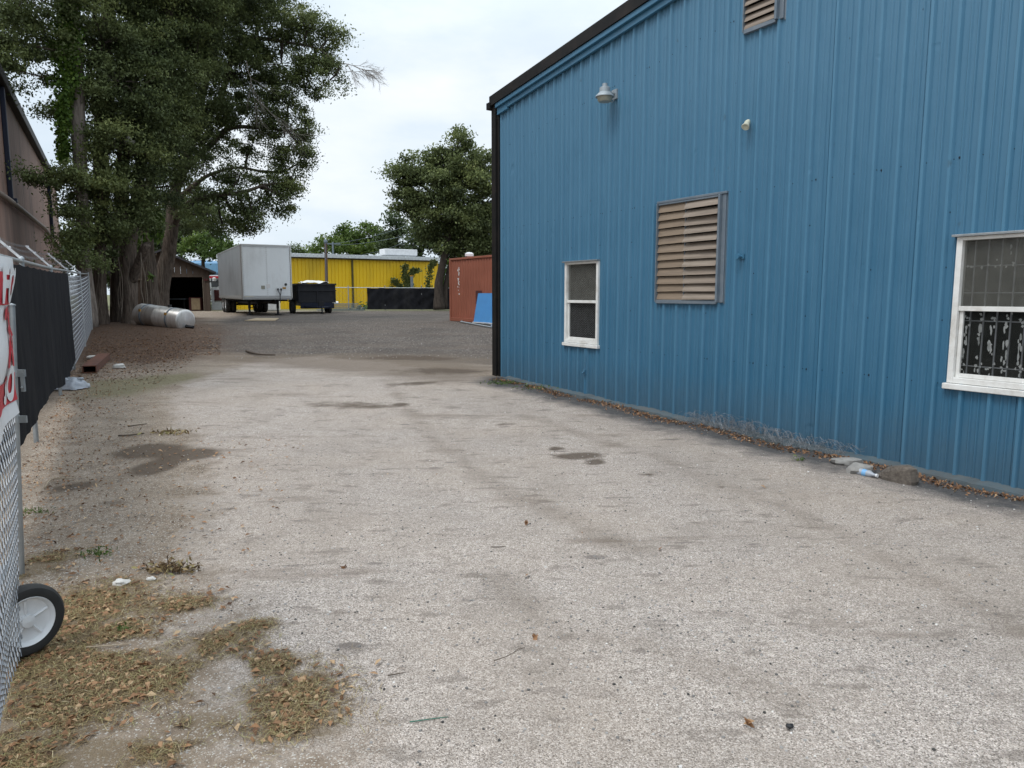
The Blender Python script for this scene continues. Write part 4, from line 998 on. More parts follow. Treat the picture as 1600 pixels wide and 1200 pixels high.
b.quad((SX1, 48, sz-.1), (SX1-3.2, 54, sz-.1), (SX1-3.2, 54, ev), (SX1, 48, ev)); b.quad((SX0, 48, sz-.1), (SX0-3.2, 54, sz-.1), (SX0-3.2, 54, ev), (SX0, 48, ev)); b.quad((SX0-3.2, 54, sz-.1), (SX1-3.2, 54, sz-.1), (SX1-3.2, 54, ev), (SX0-3.2, 54, ev))
b.build('wall', M['shed'], SH)
b = MB()
for s_ in (1, -1):
    xe = SXa+s_*(SX1-SXa+.42); ze = shz(SX1+.42)
    v = [(SXa+.2, 47.6, ap), (SXa-3.4, 54.3, ap), (xe-3.4, 54.3, ze), (xe+.2, 47.6, ze)]; v2_ = [(p[0], p[1], p[2]+.13) for p in v]
    b.add(v+v2_, [(0, 1, 2, 3), (7, 6, 5, 4), (0, 3, 7, 4), (3, 2, 6, 7), (1, 5, 6, 2), (0, 4, 5, 1)])
b.build('roof', M['shingle'], SH)
b = MB(); b.b2(o0-.14, o0, 47.93, 48.06, sz, oh); b.b2(o1, o1+.03, 47.97, 48.06, sz, oh); b.build('door_frame', M['shedtrim'], SH)
b = MB(); b.b2(SX0-.5, SX1-1.9, 51.6, 51.7, sz, ev-.1); b.b2(SX0+.1, SX1-2.0, 48.3, 51.59, ev-.25, ev-.2); b.build('interior', M['dark'], SH)
b = MB(); q = sh(265, 420, 47.95); b.box(q, (.25, .2, .12)); b.box(q+Vector((.08, -.1, .1)), (.35, .1, .04)); b.build('lamp', M['vinyl'], SH)
q = sh(241, 396, 47.8); b = MB(); b.box(q, (.3, .2, .22)); b.build('gable_lamp', M['shedtrim'], SH)
q = sh(322, 437, 47.95); b = MB(); b.box(q, (.25, .06, .12)); b.build('wall_box', M['contrust'], SH)
# things inside the shed
WB = empty('workbench', 'workbench with grey top standing in the dark shed doorway', 'workbench', (sh(280, 480, 50).x, 50, sz))
c = sh(280, 470, 50); b = MB(); b.b2(c.x-1.3, c.x+.6, 49.6, 50.4, sz+.75, sz+.82); b.build('top', M['ventframe'], WB)
for dx in (-1.2, .5):
    for yy in (49.65, 50.35): b = MB(); b.b2(c.x+dx-.04, c.x+dx+.04, yy-.04, yy+.04, sz, sz+.748); b.build('leg', M['blacksteel'], WB)
c = sh(309, 475, 49.2); CB = empty('cabinet', 'brown wooden cabinet at the right side inside the shed', 'cabinet', (c.x, 49.2, sz))
b = MB(); b.b2(c.x-.45, c.x+.35, 48.9, 49.5, sz, sz+.9); b.build('body', M['contrust'], CB); b = MB(); b.b2(c.x-.28, c.x+.3, 48.86, 48.898, sz+.08, sz+.84); b.build('door', M['sand'], CB)
# low board fence between the trees and shed
b = MB(); x0, x1 = P(196, 450, 40).x, P(248, 450, 40).x; x = x0
while x < x1: b.b2(x, x+.27, 40, 40.04, sz-.1, P(220, 436, 40).z+.2*(x-x0)/(x1-x0)); x += .29
BF = empty('board_fence', 'weathered upright board fence between the grove trunks and the shed', 'fence', ((x0+x1)/2, 40, sz)); b.build('boards', M['shed'], BF)
b = MB(); b.b2(x0, x1, 39.93, 39.995, P(220, 436, 40).z-.05, P(220, 436, 40).z+.02); b.build('rail', M['shedtrim'], BF)

# ------------------------------------------------------------------ semi trailer
TO = P(379, 470, 37); tz = gz(TO.x, TO.y); ta = R(28)
TR = empty('semi_trailer', 'white box semi trailer parked on its landing gear left of the black dump trailer', 'trailer', (TO.x, 37, tz), ta)
tw_, tl, tb, tt = 2.5, 10.4, P(400, 465, 37).z-tz, P(400, 381, 37).z-tz
b = LB(); b.b2(.09, tw_-.09, .0, .04, tb+.06, tt-.07); b.build('front_panel', M['trailerfront'], TR); b = LB(); b.b2(tw_/2-.004, tw_/2+.004, -.004, -.001, tb+.07, tt-.08); b.b2(.12, tw_-.12, -.012, -.001, tb+.075, tb+.10); b.b2(.12, tw_-.12, -.012, -.001, tt-.12, tt-.09)
for i in range(24):
    z = tb+.15+i*(tt-tb-.3)/23
    for x in (.13, tw_-.13, tw_/2-.03, tw_/2+.03): b.b2(x-.008, x+.008, -.006, -.001, z, z+.016)
b.build('seam_rivets', M['alu'], TR)
b = LB(); b.b2(.0, .03, .09, tl, tb+.1, tt-.08); b.b2(tw_-.03, tw_, .09, tl, tb+.1, tt-.08); b.b2(.03, tw_-.03, tl-.04, tl, tb+.1, tt-.08); b.build('side_panel', M['trailergrey'], TR)
b = LB()
for x in (.045, tw_-.045): b.cyl((x, .045, tb), (x, .045, tt), .055, 14)
b.build('corner_post', M['alu'], TR, smooth=True)
b = LB(); b.b2(-.02, tw_+.02, -.01, tl+.02, tt-.075, tt-.01); b.b2(.02, tw_-.02, .03, tl, tt-.008, tt+.012); b.build('roof', M['alu'], TR, bevel=.01)
b = LB(); b.b2(-.015, .04, .1, tl+.02, tb-.05, tb+.098); b.b2(tw_-.04, tw_+.015, .1, tl+.02, tb-.05, tb+.098); b.b2(.1, tw_-.1, -.012, .05, tb-.04, tb+.055); b.b2(.041, tw_-.041, .06, tl, tb-.1, tb+.0); b.build('bottom_rail', M['alu'], TR)
b = LB()
for x in (.75, 1.75): b.b2(x-.05, x+.05, .6, tl, tb-.35, tb-.101)
for y in np.arange(.8, tl, .9): b.b2(.1, tw_-.1, y, y+.06, tb-.2, tb-.102)
b.build('chassis', M['blacksteel'], TR)
for x in (.5, 1.95):
    b = LB(); b.b2(x-.06, x+.06, 1.2, 1.33, .35, tb-.1); b.b2(x-.045, x+.045, 1.215, 1.315, .05, .35); b.b2(x-.15, x+.15, 1.1, 1.43, -.02, .05); b.tube([(x, 1.3, .6), (x, 2.3, tb-.15)], .03, 6); b.build('landing_leg', M['blacksteel'], TR)
b = LB(); b.tube([(.55, 1.26, .75), (1.9, 1.26, .75)], .025, 8); b.tube([(.55, 1.26, .4), (1.9, 1.26, .75)], .02, 8); b.build('landing_brace', M['blacksteel'], TR)
for yy in (7.9, 9.15):
    for x in (.04, .36, tw_-.62, tw_-.30):
        b = LB(); b.lathe((x, yy, .5), (1, 0, 0), [(.02, .28), (.0, .32), (.0, .44), (.04, .49), (.1, .5), (.18, .5), (.24, .49), (.28, .44), (.28, .32), (.26, .28)], 28); w_o = b.build('wheel', M['rubber'], TR, smooth=True)
        b = LB(); b.lathe((x, yy, .5), (1, 0, 0), [(.03, .285), (.06, .26), (.12, .12), (.02, .11), (.0, .0)], 20); b.build('rim', M['vinyl'], w_o, smooth=True)
b = LB(); b.b2(.4, 2.1, 7.5, 9.5, .7, tb-.352); b.tube([(.1, 7.9, .5), (2.4, 7.9, .5)], .06, 8); b.tube([(.1, 9.15, .5), (2.4, 9.15, .5)], .06, 8); b.build('bogie', M['blacksteel'], TR)
def tf(px, py): # pixel on trailer's front plane -> local x,z
    a = Vector(ray(px, py)); n_ = Vector((math.sin(ta), -math.cos(ta), 0)); p0 = Vector((TO.x, 37, 0)); o = Vector((0, 0, CH)); t = (p0-o).dot(n_)/a.dot(n_); q = o+a*t-p0
    return q.dot(Vector((math.cos(ta), math.sin(ta), 0))), q.z-tz
x, z = tf(446.5, 444.5); b = LB(); b.lathe((x, -.003, z), (0, -1, 0), [(0, .07), (.02, .065), (.02, 0)], 18); b.build('vent_cap', M['chipblack'], TR)
x, z = tf(444, 450); b = LB(); b.box((x, -.01, z), (.17, .02, .09)); b.build('marker_light', M['mustard'], TR)
x, z = tf(419, 447); b = LB(); b.b2(x-.1, x+.1, -.008, -.0015, z-.1, z+.1); b.build('placard', M['bannerwhite'], TR)
x, z = tf(411, 449); b = LB(); b.b2(x-.09, x+.09, -.008, -.0015, z-.09, z+.09); b.build('placard', M['lens'], TR)
b = LB(); x, z = tf(437, 452)
for dx in (-.09, .07): b.lathe((x+dx, -.04, z), (0, 0, 1), [(-.05, .045), (.04, .045), (.05, 0)], 12)
b.tube([(x-.09, -.05, z-.05), (x-.04, -.1, z-.2), (x, -.08, z-.35), (x, -.05, z-.7)], .018, 6); b.tube([(x+.07, -.05, z-.05), (x+.04, -.1, z-.2), (x, -.08, z-.33)], .018, 6); b.build('air_hoses', M['chipblack'], TR)

# ------------------------------------------------------------------ dump trailer
DO = P(467, 480, 41.5); dz0 = gz(DO.x, 41.5); da = R(24)
DT = empty('dump_trailer', 'black steel dump trailer with a white tarp bundle on top beside the white trailer', 'trailer', (DO.x, 41.5, dz0), da)
b0, b1 = P(490, 473, 41.5).z-dz0, P(490, 443, 41.5).z-dz0
dw, dl = 2.1, 4.2
b = LB()
b.b2(0, dw, 0, .06, b0, b1); b.b2(0, .06, .062, dl, b0, b1); b.b2(dw-.06, dw, .062, dl, b0, b1); b.b2(.062, dw-.062, dl-.06, dl, b0, b1-.05); b.b2(.062, dw-.062, .062, dl-.062, b0+.02, b0+.08); b.build('body', M['blacksteel'], DT, bevel=.01)
b = LB()
b.b2(-.05, dw+.05, -.06, -.001, b1-.09, b1+.01); b.b2(-.06, dw+.04, -.055, -.001, b1-.42, b1-.36)
for x in (.0, dw/2-.03, dw-.06): b.b2(x, x+.06, -.05, -.001, b0, b1-.43)
for y in np.arange(.3, dl, .55): b.b2(-.06, -.001, y, y+.07, b0, b1)
b.b2(-.07, -.001, 0, dl, b1-.07, b1+.01); b.b2(-.07, -.001, 0, dl, b0, b0+.1)
b.build('rib_frame', M['blacksteel'], DT)
b = LB(); b.b2(.2, dw-.2, .0, dl, b0-.2, b0-.002); b.b2(.1, dw-.1, -.03, .12, b0-.34, b0-.02); b.tube([(.3, -.0, b0-.22), (dw/2, -1.3, b0-.26)], .05, 6); b.tube([(dw-.3, -.0, b0-.22), (dw/2, -1.3, b0-.26)], .05, 6); b.build('chassis', M['navy'], DT)
b = LB(); b.cyl((dw/2+.1, -.9, .02), (dw/2+.1, -.9, b0+.1), .04, 10); b.b2(dw/2, dw/2+.2, -1.0, -.8, .0, .02); b.box((dw/2+.05, -1.0, b0-.05), (.3, .2, .25)); b.build('jack', M['blacksteel'], DT)
for x in (-.30, dw-.34):
    for y in (.9, 1.8):
        b = LB(); b.lathe((x, y, .37), (1, 0, 0), [(.02, .2), (.0, .24), (.02, .34), (.06, .37), (.17, .37), (.21, .34), (.23, .24), (.21, .2)], 26); w_o = b.build('wheel', M['rubber'], DT, smooth=True)
        b = LB(); b.lathe((x, y, .37), (1, 0, 0), [(.03, .21), (.08, .15), (.08, .05), (.05, .0)], 18); b.build('rim', M['ventframe'], w_o, smooth=True)
for x in (-.34,): 
    b = LB(); b.b2(x, x+.30, .45, 2.3, .80, .83); b.build('mudguard', M['blacksteel'], DT)
b = MB(); Tm = ROOTS[DT.name]
def tarpf(u, v):
    return Tm @ Vector((.25+u*1.55, .3+v*1.6, b1+.02+.12*math.sin(math.pi*min(1, max(0, u)))*math.sin(math.pi*v)+.14*mn.noise(Vector((u*4, v*4, 2)))+.05))
b.grid(tarpf, 24, 20); ob = b.build('tarp', M['tarp'], smooth=2); tag(ob, 'crumpled white tarp bundled on top of the black dump trailer', 'tarp')

# ------------------------------------------------------------------ yellow building
YA = P(366, 403, 52.5); YE = P(680, 408, 61.0); yA = Vector((YA.x, YA.y, 0)); yE = Vector((YE.x, YE.y, 0)); yd = (yE-yA).normalized(); yL = (yE-yA).length
yz = gz(0, 55); rot = math.atan2(yd.y, yd.x); ztopY = .5*(P(470, 403, 54).z+P(660, 408, 60.5).z)
print('yellow top', P(470, 403, 54).z, P(660, 408, 60.5).z)
YL = empty('yellow_building', 'long yellow ribbed metal building with white roof edge at the back of the yard', 'building', (yA.x, yA.y, yz), rot); ZT = ztopY-yz
b = LB(); x = 0
while x < yL:
    b.quad((x, 0, -.2), (x+.22, 0, -.2), (x+.22, 0, ZT), (x, 0, ZT)); b.quad((x+.22, 0, -.2), (x+.25, .035, -.2), (x+.25, .035, ZT), (x+.22, 0, ZT)); b.quad((x+.25, .035, -.2), (x+.285, 0, -.2), (x+.285, 0, ZT), (x+.25, .035, ZT)); x += .285
b.quad((yL, 0, -.2), (yL, 5, -.2), (yL, 5, ZT), (yL, 0, ZT)); b.quad((0, 0.01, -.2), (0, 5, -.2), (0, 5, ZT), (0, 0.01, ZT)); b.build('wall', M['yellow'], YL)
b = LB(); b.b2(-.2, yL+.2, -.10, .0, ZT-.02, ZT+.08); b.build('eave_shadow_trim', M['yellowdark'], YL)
b = LB(); x = -.3
while x < yL+.5: b.b2(x, x+.24, -.30, 5.1, ZT+.082, ZT+.36); b.b2(x+.24, x+.30, -.28, 5.1, ZT+.082, ZT+.30); x += .3
b.build('roof', M['whiteroof'], YL)
def yb(px, py):
    a = Vector(ray(px, py)); n_ = Vector((yd.y, -yd.x, 0)); o = Vector((0, 0, CH)); t = (yA-o).dot(n_)/a.dot(n_); q = o+a*t-yA
    return q.dot(yd), q.z-yz
x, z = yb(551, 450); b = LB(); b.b2(x-.07, x+.07, -.1, -.001, -.1, ZT-.03); b.build('downspout', M['yellowdark'], YL)
x0, z0 = yb(606, 402); x1, z1 = yb(657, 394); RU = empty('rooftop_unit', 'long white rooftop unit on the right end of the yellow building', 'rooftop unit', tuple(ROOTS[YL.name] @ Vector(((x0+x1)/2, 1.2, ZT+.36))), rot)
w_ = (x1-x0); b = LB(); b.b2(-w_/2, w_/2, -.6, .6, .12, .62); b.build('casing', M['vinyl'], RU, bevel=.04); b = LB(); b.b2(-w_/2+.1, w_/2-.1, -.5, .5, .0, .119); b.build('base', M['galv'], RU)
# creeper on the yellow wall
cc = []
for seg in ([(633, 482), (636, 455), (632, 430), (634, 415)], [(634, 455), (622, 445), (615, 438)], [(636, 440), (645, 425), (652, 422)], [(632, 470), (618, 460), (613, 452)], [(655, 482), (668, 450), (672, 420), (680, 408)], [(640, 478), (644, 458), (640, 440)]):
    for q in spline([(*p,) for p in seg], 14):
        for _ in range(14): cc.append(P(q[0]+rng.normal()*2.6, q[1]+rng.normal()*2.2, 58.6))
VN = np_mesh('wall_creeper', leaves(np.array(cc), .22, None, .6, .6), 4, M['leafdark'], None, np.clip(rng.normal(.6, .2, len(cc)), 0, 1)); tag(VN, 'branching green creeper climbing the right part of the yellow wall', 'creeper')
# utility pole, far lamp pole and wires
up = P(512, 480, 46.5); UP = empty('utility_pole', 'brown wooden pole rising behind the black dump trailer', 'pole', (up.x, 46.5, gz(0, 46))); zt2 = P(512, 378, 46.5).z
b = MB(); b.tube([(up.x, 46.5, .4), (up.x-.02, 46.5, 2.5), (up.x, 46.5, zt2)], [.12, .105, .09], 12); b.build('shaft', M['polewood'], UP, smooth=True)
b = MB(); b.lathe((up.x, 46.5, zt2-.1), (0, 0, 1), [(0, .1), (.1, .13), (.22, .11), (.28, 0)], 12); b.tube([(up.x-.02, 46.38, 1), (up.x, 46.4, zt2)], .02, 5); b.build('cap', M['ventframe'], UP)
fp = P(523, 480, 75); b = MB(); b.tube([(fp.x, 75, .4), (fp.x, 75, P(523, 378, 75).z)], [.12, .09], 10)
FP = empty('far_pole', 'thin grey pole beyond the yellow roof', 'pole', (fp.x, 75, .5)); b.build('shaft', M['ventframe'], FP)
b = MB(); b.box((fp.x, 75, P(523, 381, 75).z), (1.6, .1, .1)); b.build('crossarm', M['ventframe'], FP)
for i, (a_, c_, lab) in enumerate((((524, 380), (680, 335), 'uppermost overhead wire rising from the far pole to the right tree'), ((524, 383), (690, 352), 'middle overhead wire crossing in front of the far trees'), ((566, 398), (690, 350), 'lowest overhead wire rising from behind the yellow roof'))):
    A_ = P(*a_, 75); B_ = P(*c_, 56); b = MB(); b.tube([A_.lerp(B_, t)-Vector((0, 0, 1.0*4*t*(1-t)*.35)) for t in np.linspace(0, 1, 14)], .012, 5); ob = b.build('overhead_wire', M['ventframe']); tag(ob, lab, 'wire', 'overhead wires behind the yellow building')
pp = P(644, 470, 56.5); b = MB(); b.cyl((pp.x, 56.5, .5), (pp.x, 56.5, P(644, 432, 56.5).z), .11, 12); b.lathe((pp.x, 56.5, P(644, 432, 56.5).z), (0, 0, 1), [(0, .12), (.1, .12), (.1, 0)], 12, m=1); ob = b.build('bollard', [M['ventframe'], M['mustard']]); tag(ob, 'grey pipe with a tan cap standing behind the black windscreen', 'bollard')

# ------------------------------------------------------------------ far fence
FY = 50.5; fz = gz(0, 50); xa, xb = P(512, 450, FY).x, P(860, 450, FY).x; frt = P(560, 449, FY).z; fr2 = P(700, 451, FY).z
FF = empty('yard_fence', 'low chain link yard fence with a black windscreen in front of the yellow building', 'fence', ((xa+xb)/2, FY, fz))
b = MB(); b.tube([(xa-2, FY, frt), (xb, FY, fr2)], .028, 8); b.build('top_rail', M['galv'], FF)
x = P(544, 450, FY).x
while x < xb: b = MB(); b.cyl((x, FY, fz-.05), (x, FY, frt+.12), .035, 8); b.build('post', M['galv'], FF); x += 2.55
b = MB(); chainlink(b, Vector((xa-2, FY+.01, 0)), Vector((1, 0, 0)), xb-xa+2, lambda s: fz, lambda s: frt-.03, .16, .17, .004, Vector((0, 1, 0))); b.build('chain_link_mesh', M['wire'], FF)
xs0 = P(574, 460, FY).x
b = MB(); b.grid(lambda u, v: (xs0+(xb-xs0)*u, FY-.06-.05*v-.08*(mn.noise(Vector((u*30+v*3, v*2, 0)))+.5*mn.noise(Vector((u*80-v*8, v*3, 1)))), frt-.04-.04*abs(math.sin(u*40))*(1-v)-(frt-.1-fz)*v), 160, 16); b.build('windscreen', sm, FF, smooth=2)

# ------------------------------------------------------------------ container
CA = P(702.5, 500, 30.5); cz = gz(CA.x, 30.5); cd = Vector((.545, -.838, 0)).normalized(); crot = math.atan2(cd.y, cd.x)
CN = empty('shipping_container', 'rust red corrugated shipping container with worn white lettering beside the blue building', 'container', (CA.x, 30.5, cz), crot)
Hc = P(702.5, 404, 30.5).z-cz; print('container H', Hc); Lc, Wc = 6.06, 2.44
b = LB(); b.b2(0, .12, 0, .12, 0, Hc); b.b2(Lc-.12, Lc, 0, .12, 0, Hc); b.b2(0, .12, Wc-.12, Wc, 0, Hc); b.b2(Lc-.12, Lc, Wc-.12, Wc, 0, Hc)
b.b2(.121, Lc-.121, .0, .08, 0.0, .14); b.b2(.121, Lc-.121, .0, .06, Hc-.08, Hc-.001); b.b2(.121, Lc-.121, Wc-.08, Wc, 0.0, .14); b.b2(.01, .1, .121, Wc-.121, .01, .14); b.b2(.01, .1, .121, Wc-.121, Hc-.1, Hc-.01); b.build('frame', M['cont'], CN, bevel=.008)
b = LB(); x = .121; pf = []
while x < Lc-.12: pf += [(x, .035), (x+.07, .035), (x+.105, .071), (x+.175, .071), (x+.21, .035)]; x += .21
for (xa_, ya), (xb_, yb_) in zip(pf[:-1], pf[1:]):
    if xb_-xa_ > 1e-4: b.quad((xa_, ya, .141), (xb_, yb_, .141), (xb_, yb_, Hc-.081), (xa_, ya, Hc-.081))
b.quad((.121, Wc-.03, .14), (Lc-.12, Wc-.03, .14), (Lc-.12, Wc-.03, Hc-.08), (.121, Wc-.03, Hc-.08)); b.quad((.05, .1, .1), (.05, Wc-.1, .1), (.05, Wc-.1, Hc-.05), (.05, .1, Hc-.05)); b.quad((Lc-.05, .1, .1), (Lc-.05, Wc-.1, .1), (Lc-.05, Wc-.1, Hc-.05), (Lc-.05, .1, Hc-.05)); b.build('side_panel', M['cont'], CN)
b = LB(); b.b2(.05, Lc-.05, .09, Wc-.05, Hc-.06, Hc-.02); b.build('roof', M['cont'], CN)
def cn(px, py):
    a = Vector(ray(px, py)); n_ = Vector((cd.y, -cd.x, 0)); o = Vector((0, 0, CH)); p0 = Vector((CA.x, 30.5, 0)); t = (p0-o).dot(n_)/a.dot(n_); q = o+a*t-p0
    return q.dot(cd), q.z-cz
# worn vertical row of white characters
x, ztx = cn(715, 417); zbx = cn(715, 461)[1]; hh = (ztx-zbx)/9; b = LB()
for i in range(9):
    z = ztx-hh*i
    for q in range([5, 5, 4, 3, 4, 4, 3, 1, 2][i]):
        w_ = random.uniform(.03, .12); h_ = random.uniform(.025, .06); xx = x+random.uniform(-.08, .06); zz_ = z-random.uniform(.0, hh*.8)
        b.b2(xx, xx+w_*.7, .026, .033, zz_-h_, zz_)
b.build('worn_lettering', M['bannerwhite'], CN)
x, z = cn(748, 463); b = LB(); b.b2(x-.28, x+.20, .024, .033, z-.3, z+.22); b.build('rust_patch', M['contrust'], CN)
q = P(729, 400, 30.2); b = MB(); b.lathe((q.x+.1, 30.4, cz+Hc-.01), (0, 0, 1), [(0, .10), (.1, .10), (.1, .18), (.2, .18), (.25, .12), (.27, 0)], 18); ob = b.build('roof_vent', M['vinyl'], origin=(q.x+.1, 30.4, cz+Hc-.01)); tag(ob, 'white turbine style vent cap sitting on top of the red container', 'roof vent')
# blue sheet leaning on the container, pale frame on the ground in front
x0, z0 = cn(749, 490)
PN = empty('leaning_sheet', 'bright blue flat sheet leaning against the red container', 'panel', tuple(ROOTS[CN.name] @ Vector((x0, -.22, 0))), crot)
hp = P(755, 464, 28.3).z-P(755, 511, 27.8).z
b = LB(); v = [(0, -.05, 0.03), (2.4, -.05, 0.03), (2.4, .17, hp), (.0, .17, hp)]; v += [(p[0], p[1]+.03, p[2]) for p in v]
b.add(v, [(0, 1, 2, 3), (7, 6, 5, 4), (0, 4, 5, 1), (1, 5, 6, 2), (2, 6, 7, 3), (3, 7, 4, 0)]); b.build('board', M['bluepanel'], PN)
b = LB(); b.b2(-.02, 2.42, -.09, -.052, 0, .04); b.build('edge_strip', M['vinyl'], PN)
b = MB(); q = [G(720, 504), G(768, 513), G(768, 509), G(724, 501.5)]
for i in range(4): b.tube([q[i]+Vector((0, 0, .04)), q[(i+1) % 4]+Vector((0, 0, .04))], .03, 5)
ob = b.build('metal_frame', M['galv']); tag(ob, 'pale rectangular metal frame lying flat in front of the red container', 'frame')

# ------------------------------------------------------------------ clutter between shed and trailer, behind the trailers
cp = P(318, 470, 66); CM = empty('parked_camper', 'white and sky blue camper parked behind the shed roof edge', 'camper', (cp.x+.8, 66, .55))
zz0 = P(320, 424, 66).z; zz1 = P(320, 408, 66).z
b = MB(); b.b2(cp.x-2, cp.x+3.2, 66, 69, .9, zz0-.3); b.build('body', M['camperwhite'], CM, bevel=.15)
b = MB(); b.b2(cp.x-2, cp.x+3.2, 65.98, 69, zz0-.29, zz1); b.build('upper_body', M['camperblue'], CM, bevel=.2)
b = MB(); b.b2(cp.x-1, cp.x+.5, 66.5, 67.5, zz1, zz1+.25); b.build('roof_hatch', M['vinyl'], CM, bevel=.08)
b = MB(); b.b2(cp.x+.8, cp.x+1.9, 65.95, 65.99, zz0-1.4, zz0-.7); b.build('window', M['glass'], CM)
b = MB(); b.b2(cp.x-2, cp.x+3.2, 65.93, 65.99, zz0-.62, zz0-.42); b.build('red_stripe', M['redpaint'], CM)
for dx in (-1.0, 2.2): b = MB(); b.lathe((cp.x+dx, 66.0, .95), (0, 1, 0), [(0, 0), (0, .3), (.02, .38), (.22, .38)], 20); b.build('wheel', M['rubber'], CM)
rp = P(333, 470, 57); RK = empty('storage_rack', 'dark steel rack loaded with white items between the shed and trailer', 'rack', (rp.x, 57, .55))
for dx in (-.75, .75): b = MB(); b.b2(rp.x+dx-.05, rp.x+dx+.05, 56.9, 57, .5, 3.9); b.build('upright', M['navy'], RK)
for zq in (1.2, 1.95, 2.6): b = MB(); b.b2(rp.x-.7, rp.x+.7, 56.85, 57.6, zq, zq+.08); b.build('shelf', M['blacksteel'], RK)
for i, (dx, zq, s_) in enumerate(((-.35, 2.681, .28), (.1, 2.681, .3), (.42, 2.031, .25), (-.4, 2.031, .3), (-.3, 1.281, .35), (.3, 1.281, .3))):
    b = MB(); b.lathe((rp.x+dx, 57.2, zq), (0, 0, 1), [(0, 0), (0, s_*.45), (s_*.8, s_*.5), (s_*.9, s_*.3), (s_, 0)], 12); ob = b.build('plastic_tub', M['vinyl'], smooth=True, origin=(rp.x+dx, 57.2, zq)); tag(ob, 'small white plastic tub on the dark rack beside the shed', 'tub', 'white tubs on the rack')
c = P(341, 470, 52); OC = empty('old_cabinet', 'white cabinet with a rusty brown front between the shed and the trailer', 'cabinet', (c.x, 52, .55)); b = MB(); b.b2(c.x-.5, c.x+.8, 52, 52.8, .55, P(341, 450, 52).z); b.build('body', M['vinyl'], OC); b = MB(); b.b2(c.x-.25, c.x+.75, 51.95, 51.998, 1.2, P(341, 453, 52).z); b.build('door', M['contrust'], OC)
c = P(425, 480, 49); b = MB(); b.box((c.x, 49, .9), (1.0, .9, .7), .2); ob = b.build('white_drum_box', M['vinyl'], bevel=.08); tag(ob, 'white box standing under and behind the white trailer', 'box')
# stacked boards right of dump trailer
c = P(536, 484, 49.6); b = MB()
for i in range(4): b.box((c.x+random.uniform(-.1, .1), 49.4, fz+.06+i*.13), (3.2-i*.3, .5, .07), random.uniform(-.03, .03))
ob = b.build('board_stack', M['ventframe']); tag(ob, 'low stack of dark grey boards beside the dump trailer wheels', 'board stack')
b = MB(); b.box((c.x-.6, 49.3, fz+.55), (.7, .4, .08), .2, .2); ob = b.build('white_sheet', M['vinyl']); tag(ob, 'small white sheet lying on the dark board stack', 'sheet')
# plywood on the lot
b = MB(); q = [G(382, 502), G(400, 498), G(436, 498), (G(430, 502))]; b.add([v+Vector((0, 0, .015)) for v in q]+[v+Vector((0, 0, .035)) for v in q], [(0, 3, 2, 1), (4, 5, 6, 7), (0, 1, 5, 4), (1, 2, 6, 5), (2, 3, 7, 6), (3, 0, 4, 7)]); ob = b.build('plywood_sheet', M['sand']); tag(ob, 'tan plywood sheet lying on the gravel in front of the white trailer', 'plywood')

# ------------------------------------------------------------------ aluminium tank
q0 = G(220, 512); q1 = P(296, 500, 24.6)
tr_ = .40; c0 = P(216, 493, 26.6); c1 = P(298, 501, 24.6); c0.z = gz(c0.x, c0.y)+tr_+.10; c1.z = gz(c1.x, c1.y)+tr_+.03
c0 = P(222, 491.5, 26.1); c1 = P(290, 501.5, 24.9)
print('tank', c0, gz(c0.x, c0.y), c1, gz(c1.x, c1.y))
TK = empty('fuel_tank', 'cylindrical brushed aluminium fuel tank lying on black brackets near the trees', 'tank', (c0.x, c0.y, gz(c0.x, c0.y)))
ax = (c1-c0); Lk = ax.length; ax.normalize()
b = MB(); b.lathe(c0, ax, [(-.03, 0), (-.025, tr_*.8), (.0, tr_*.93), (.03, tr_), (Lk*.45, tr_), (Lk*.45+.01, tr_+.006), (Lk*.45+.03, tr_+.006), (Lk*.45+.04, tr_), (Lk-.03, tr_), (Lk, tr_*.94), (Lk+.02, tr_*.8), (Lk+.03, 0)], 48); b.build('shell', M['tank'], TK, smooth=True)
for s_ in (.18, .77):
    b = MB(); b.lathe(c0+ax*(Lk*s_-.035), ax, [(0, tr_+.002), (0, tr_+.012), (.07, tr_+.012), (.07, tr_+.002)], 40); b.build('strap', M['ventframe'], TK, smooth=True)
    b = MB(); side = ax.cross(Vector((0, 0, 1))).normalized(); side = side if side.y < 0 else -side; b.box(c0+ax*Lk*s_+side*(tr_+.02)*.87+Vector((0, 0, tr_*.5)), (.1, .04, .09), math.atan2(ax.y, ax.x)); b.build('strap_buckle', M['mustard'], TK)
b = MB(); b.lathe(c0+ax*Lk*.66, Vector((0, 0, 1)), [(tr_-.02, .06), (tr_+.05, .06), (tr_+.05, .075), (tr_+.085, .075), (tr_+.09, 0)], 20); b.build('filler_cap', M['chipblack'], TK, smooth=True)
for s_, nm in ((.25, 0), (.92, 1)):
    p = c0+ax*Lk*s_; g_ = gz(p.x, p.y); b = MB(); dirx = Vector((.86, -.5, 0)); p0 = Vector((p.x, p.y, g_+.05))-dirx*.15; p1 = p0+dirx*.75; p1.z = g_+.03
    b.tube([p0, p1], .05, 4); b.tube([p0+Vector((0, 0, .06)), p1+Vector((0, 0, .0))], .04, 4); b.build('bracket', M['blacksteel'], TK)

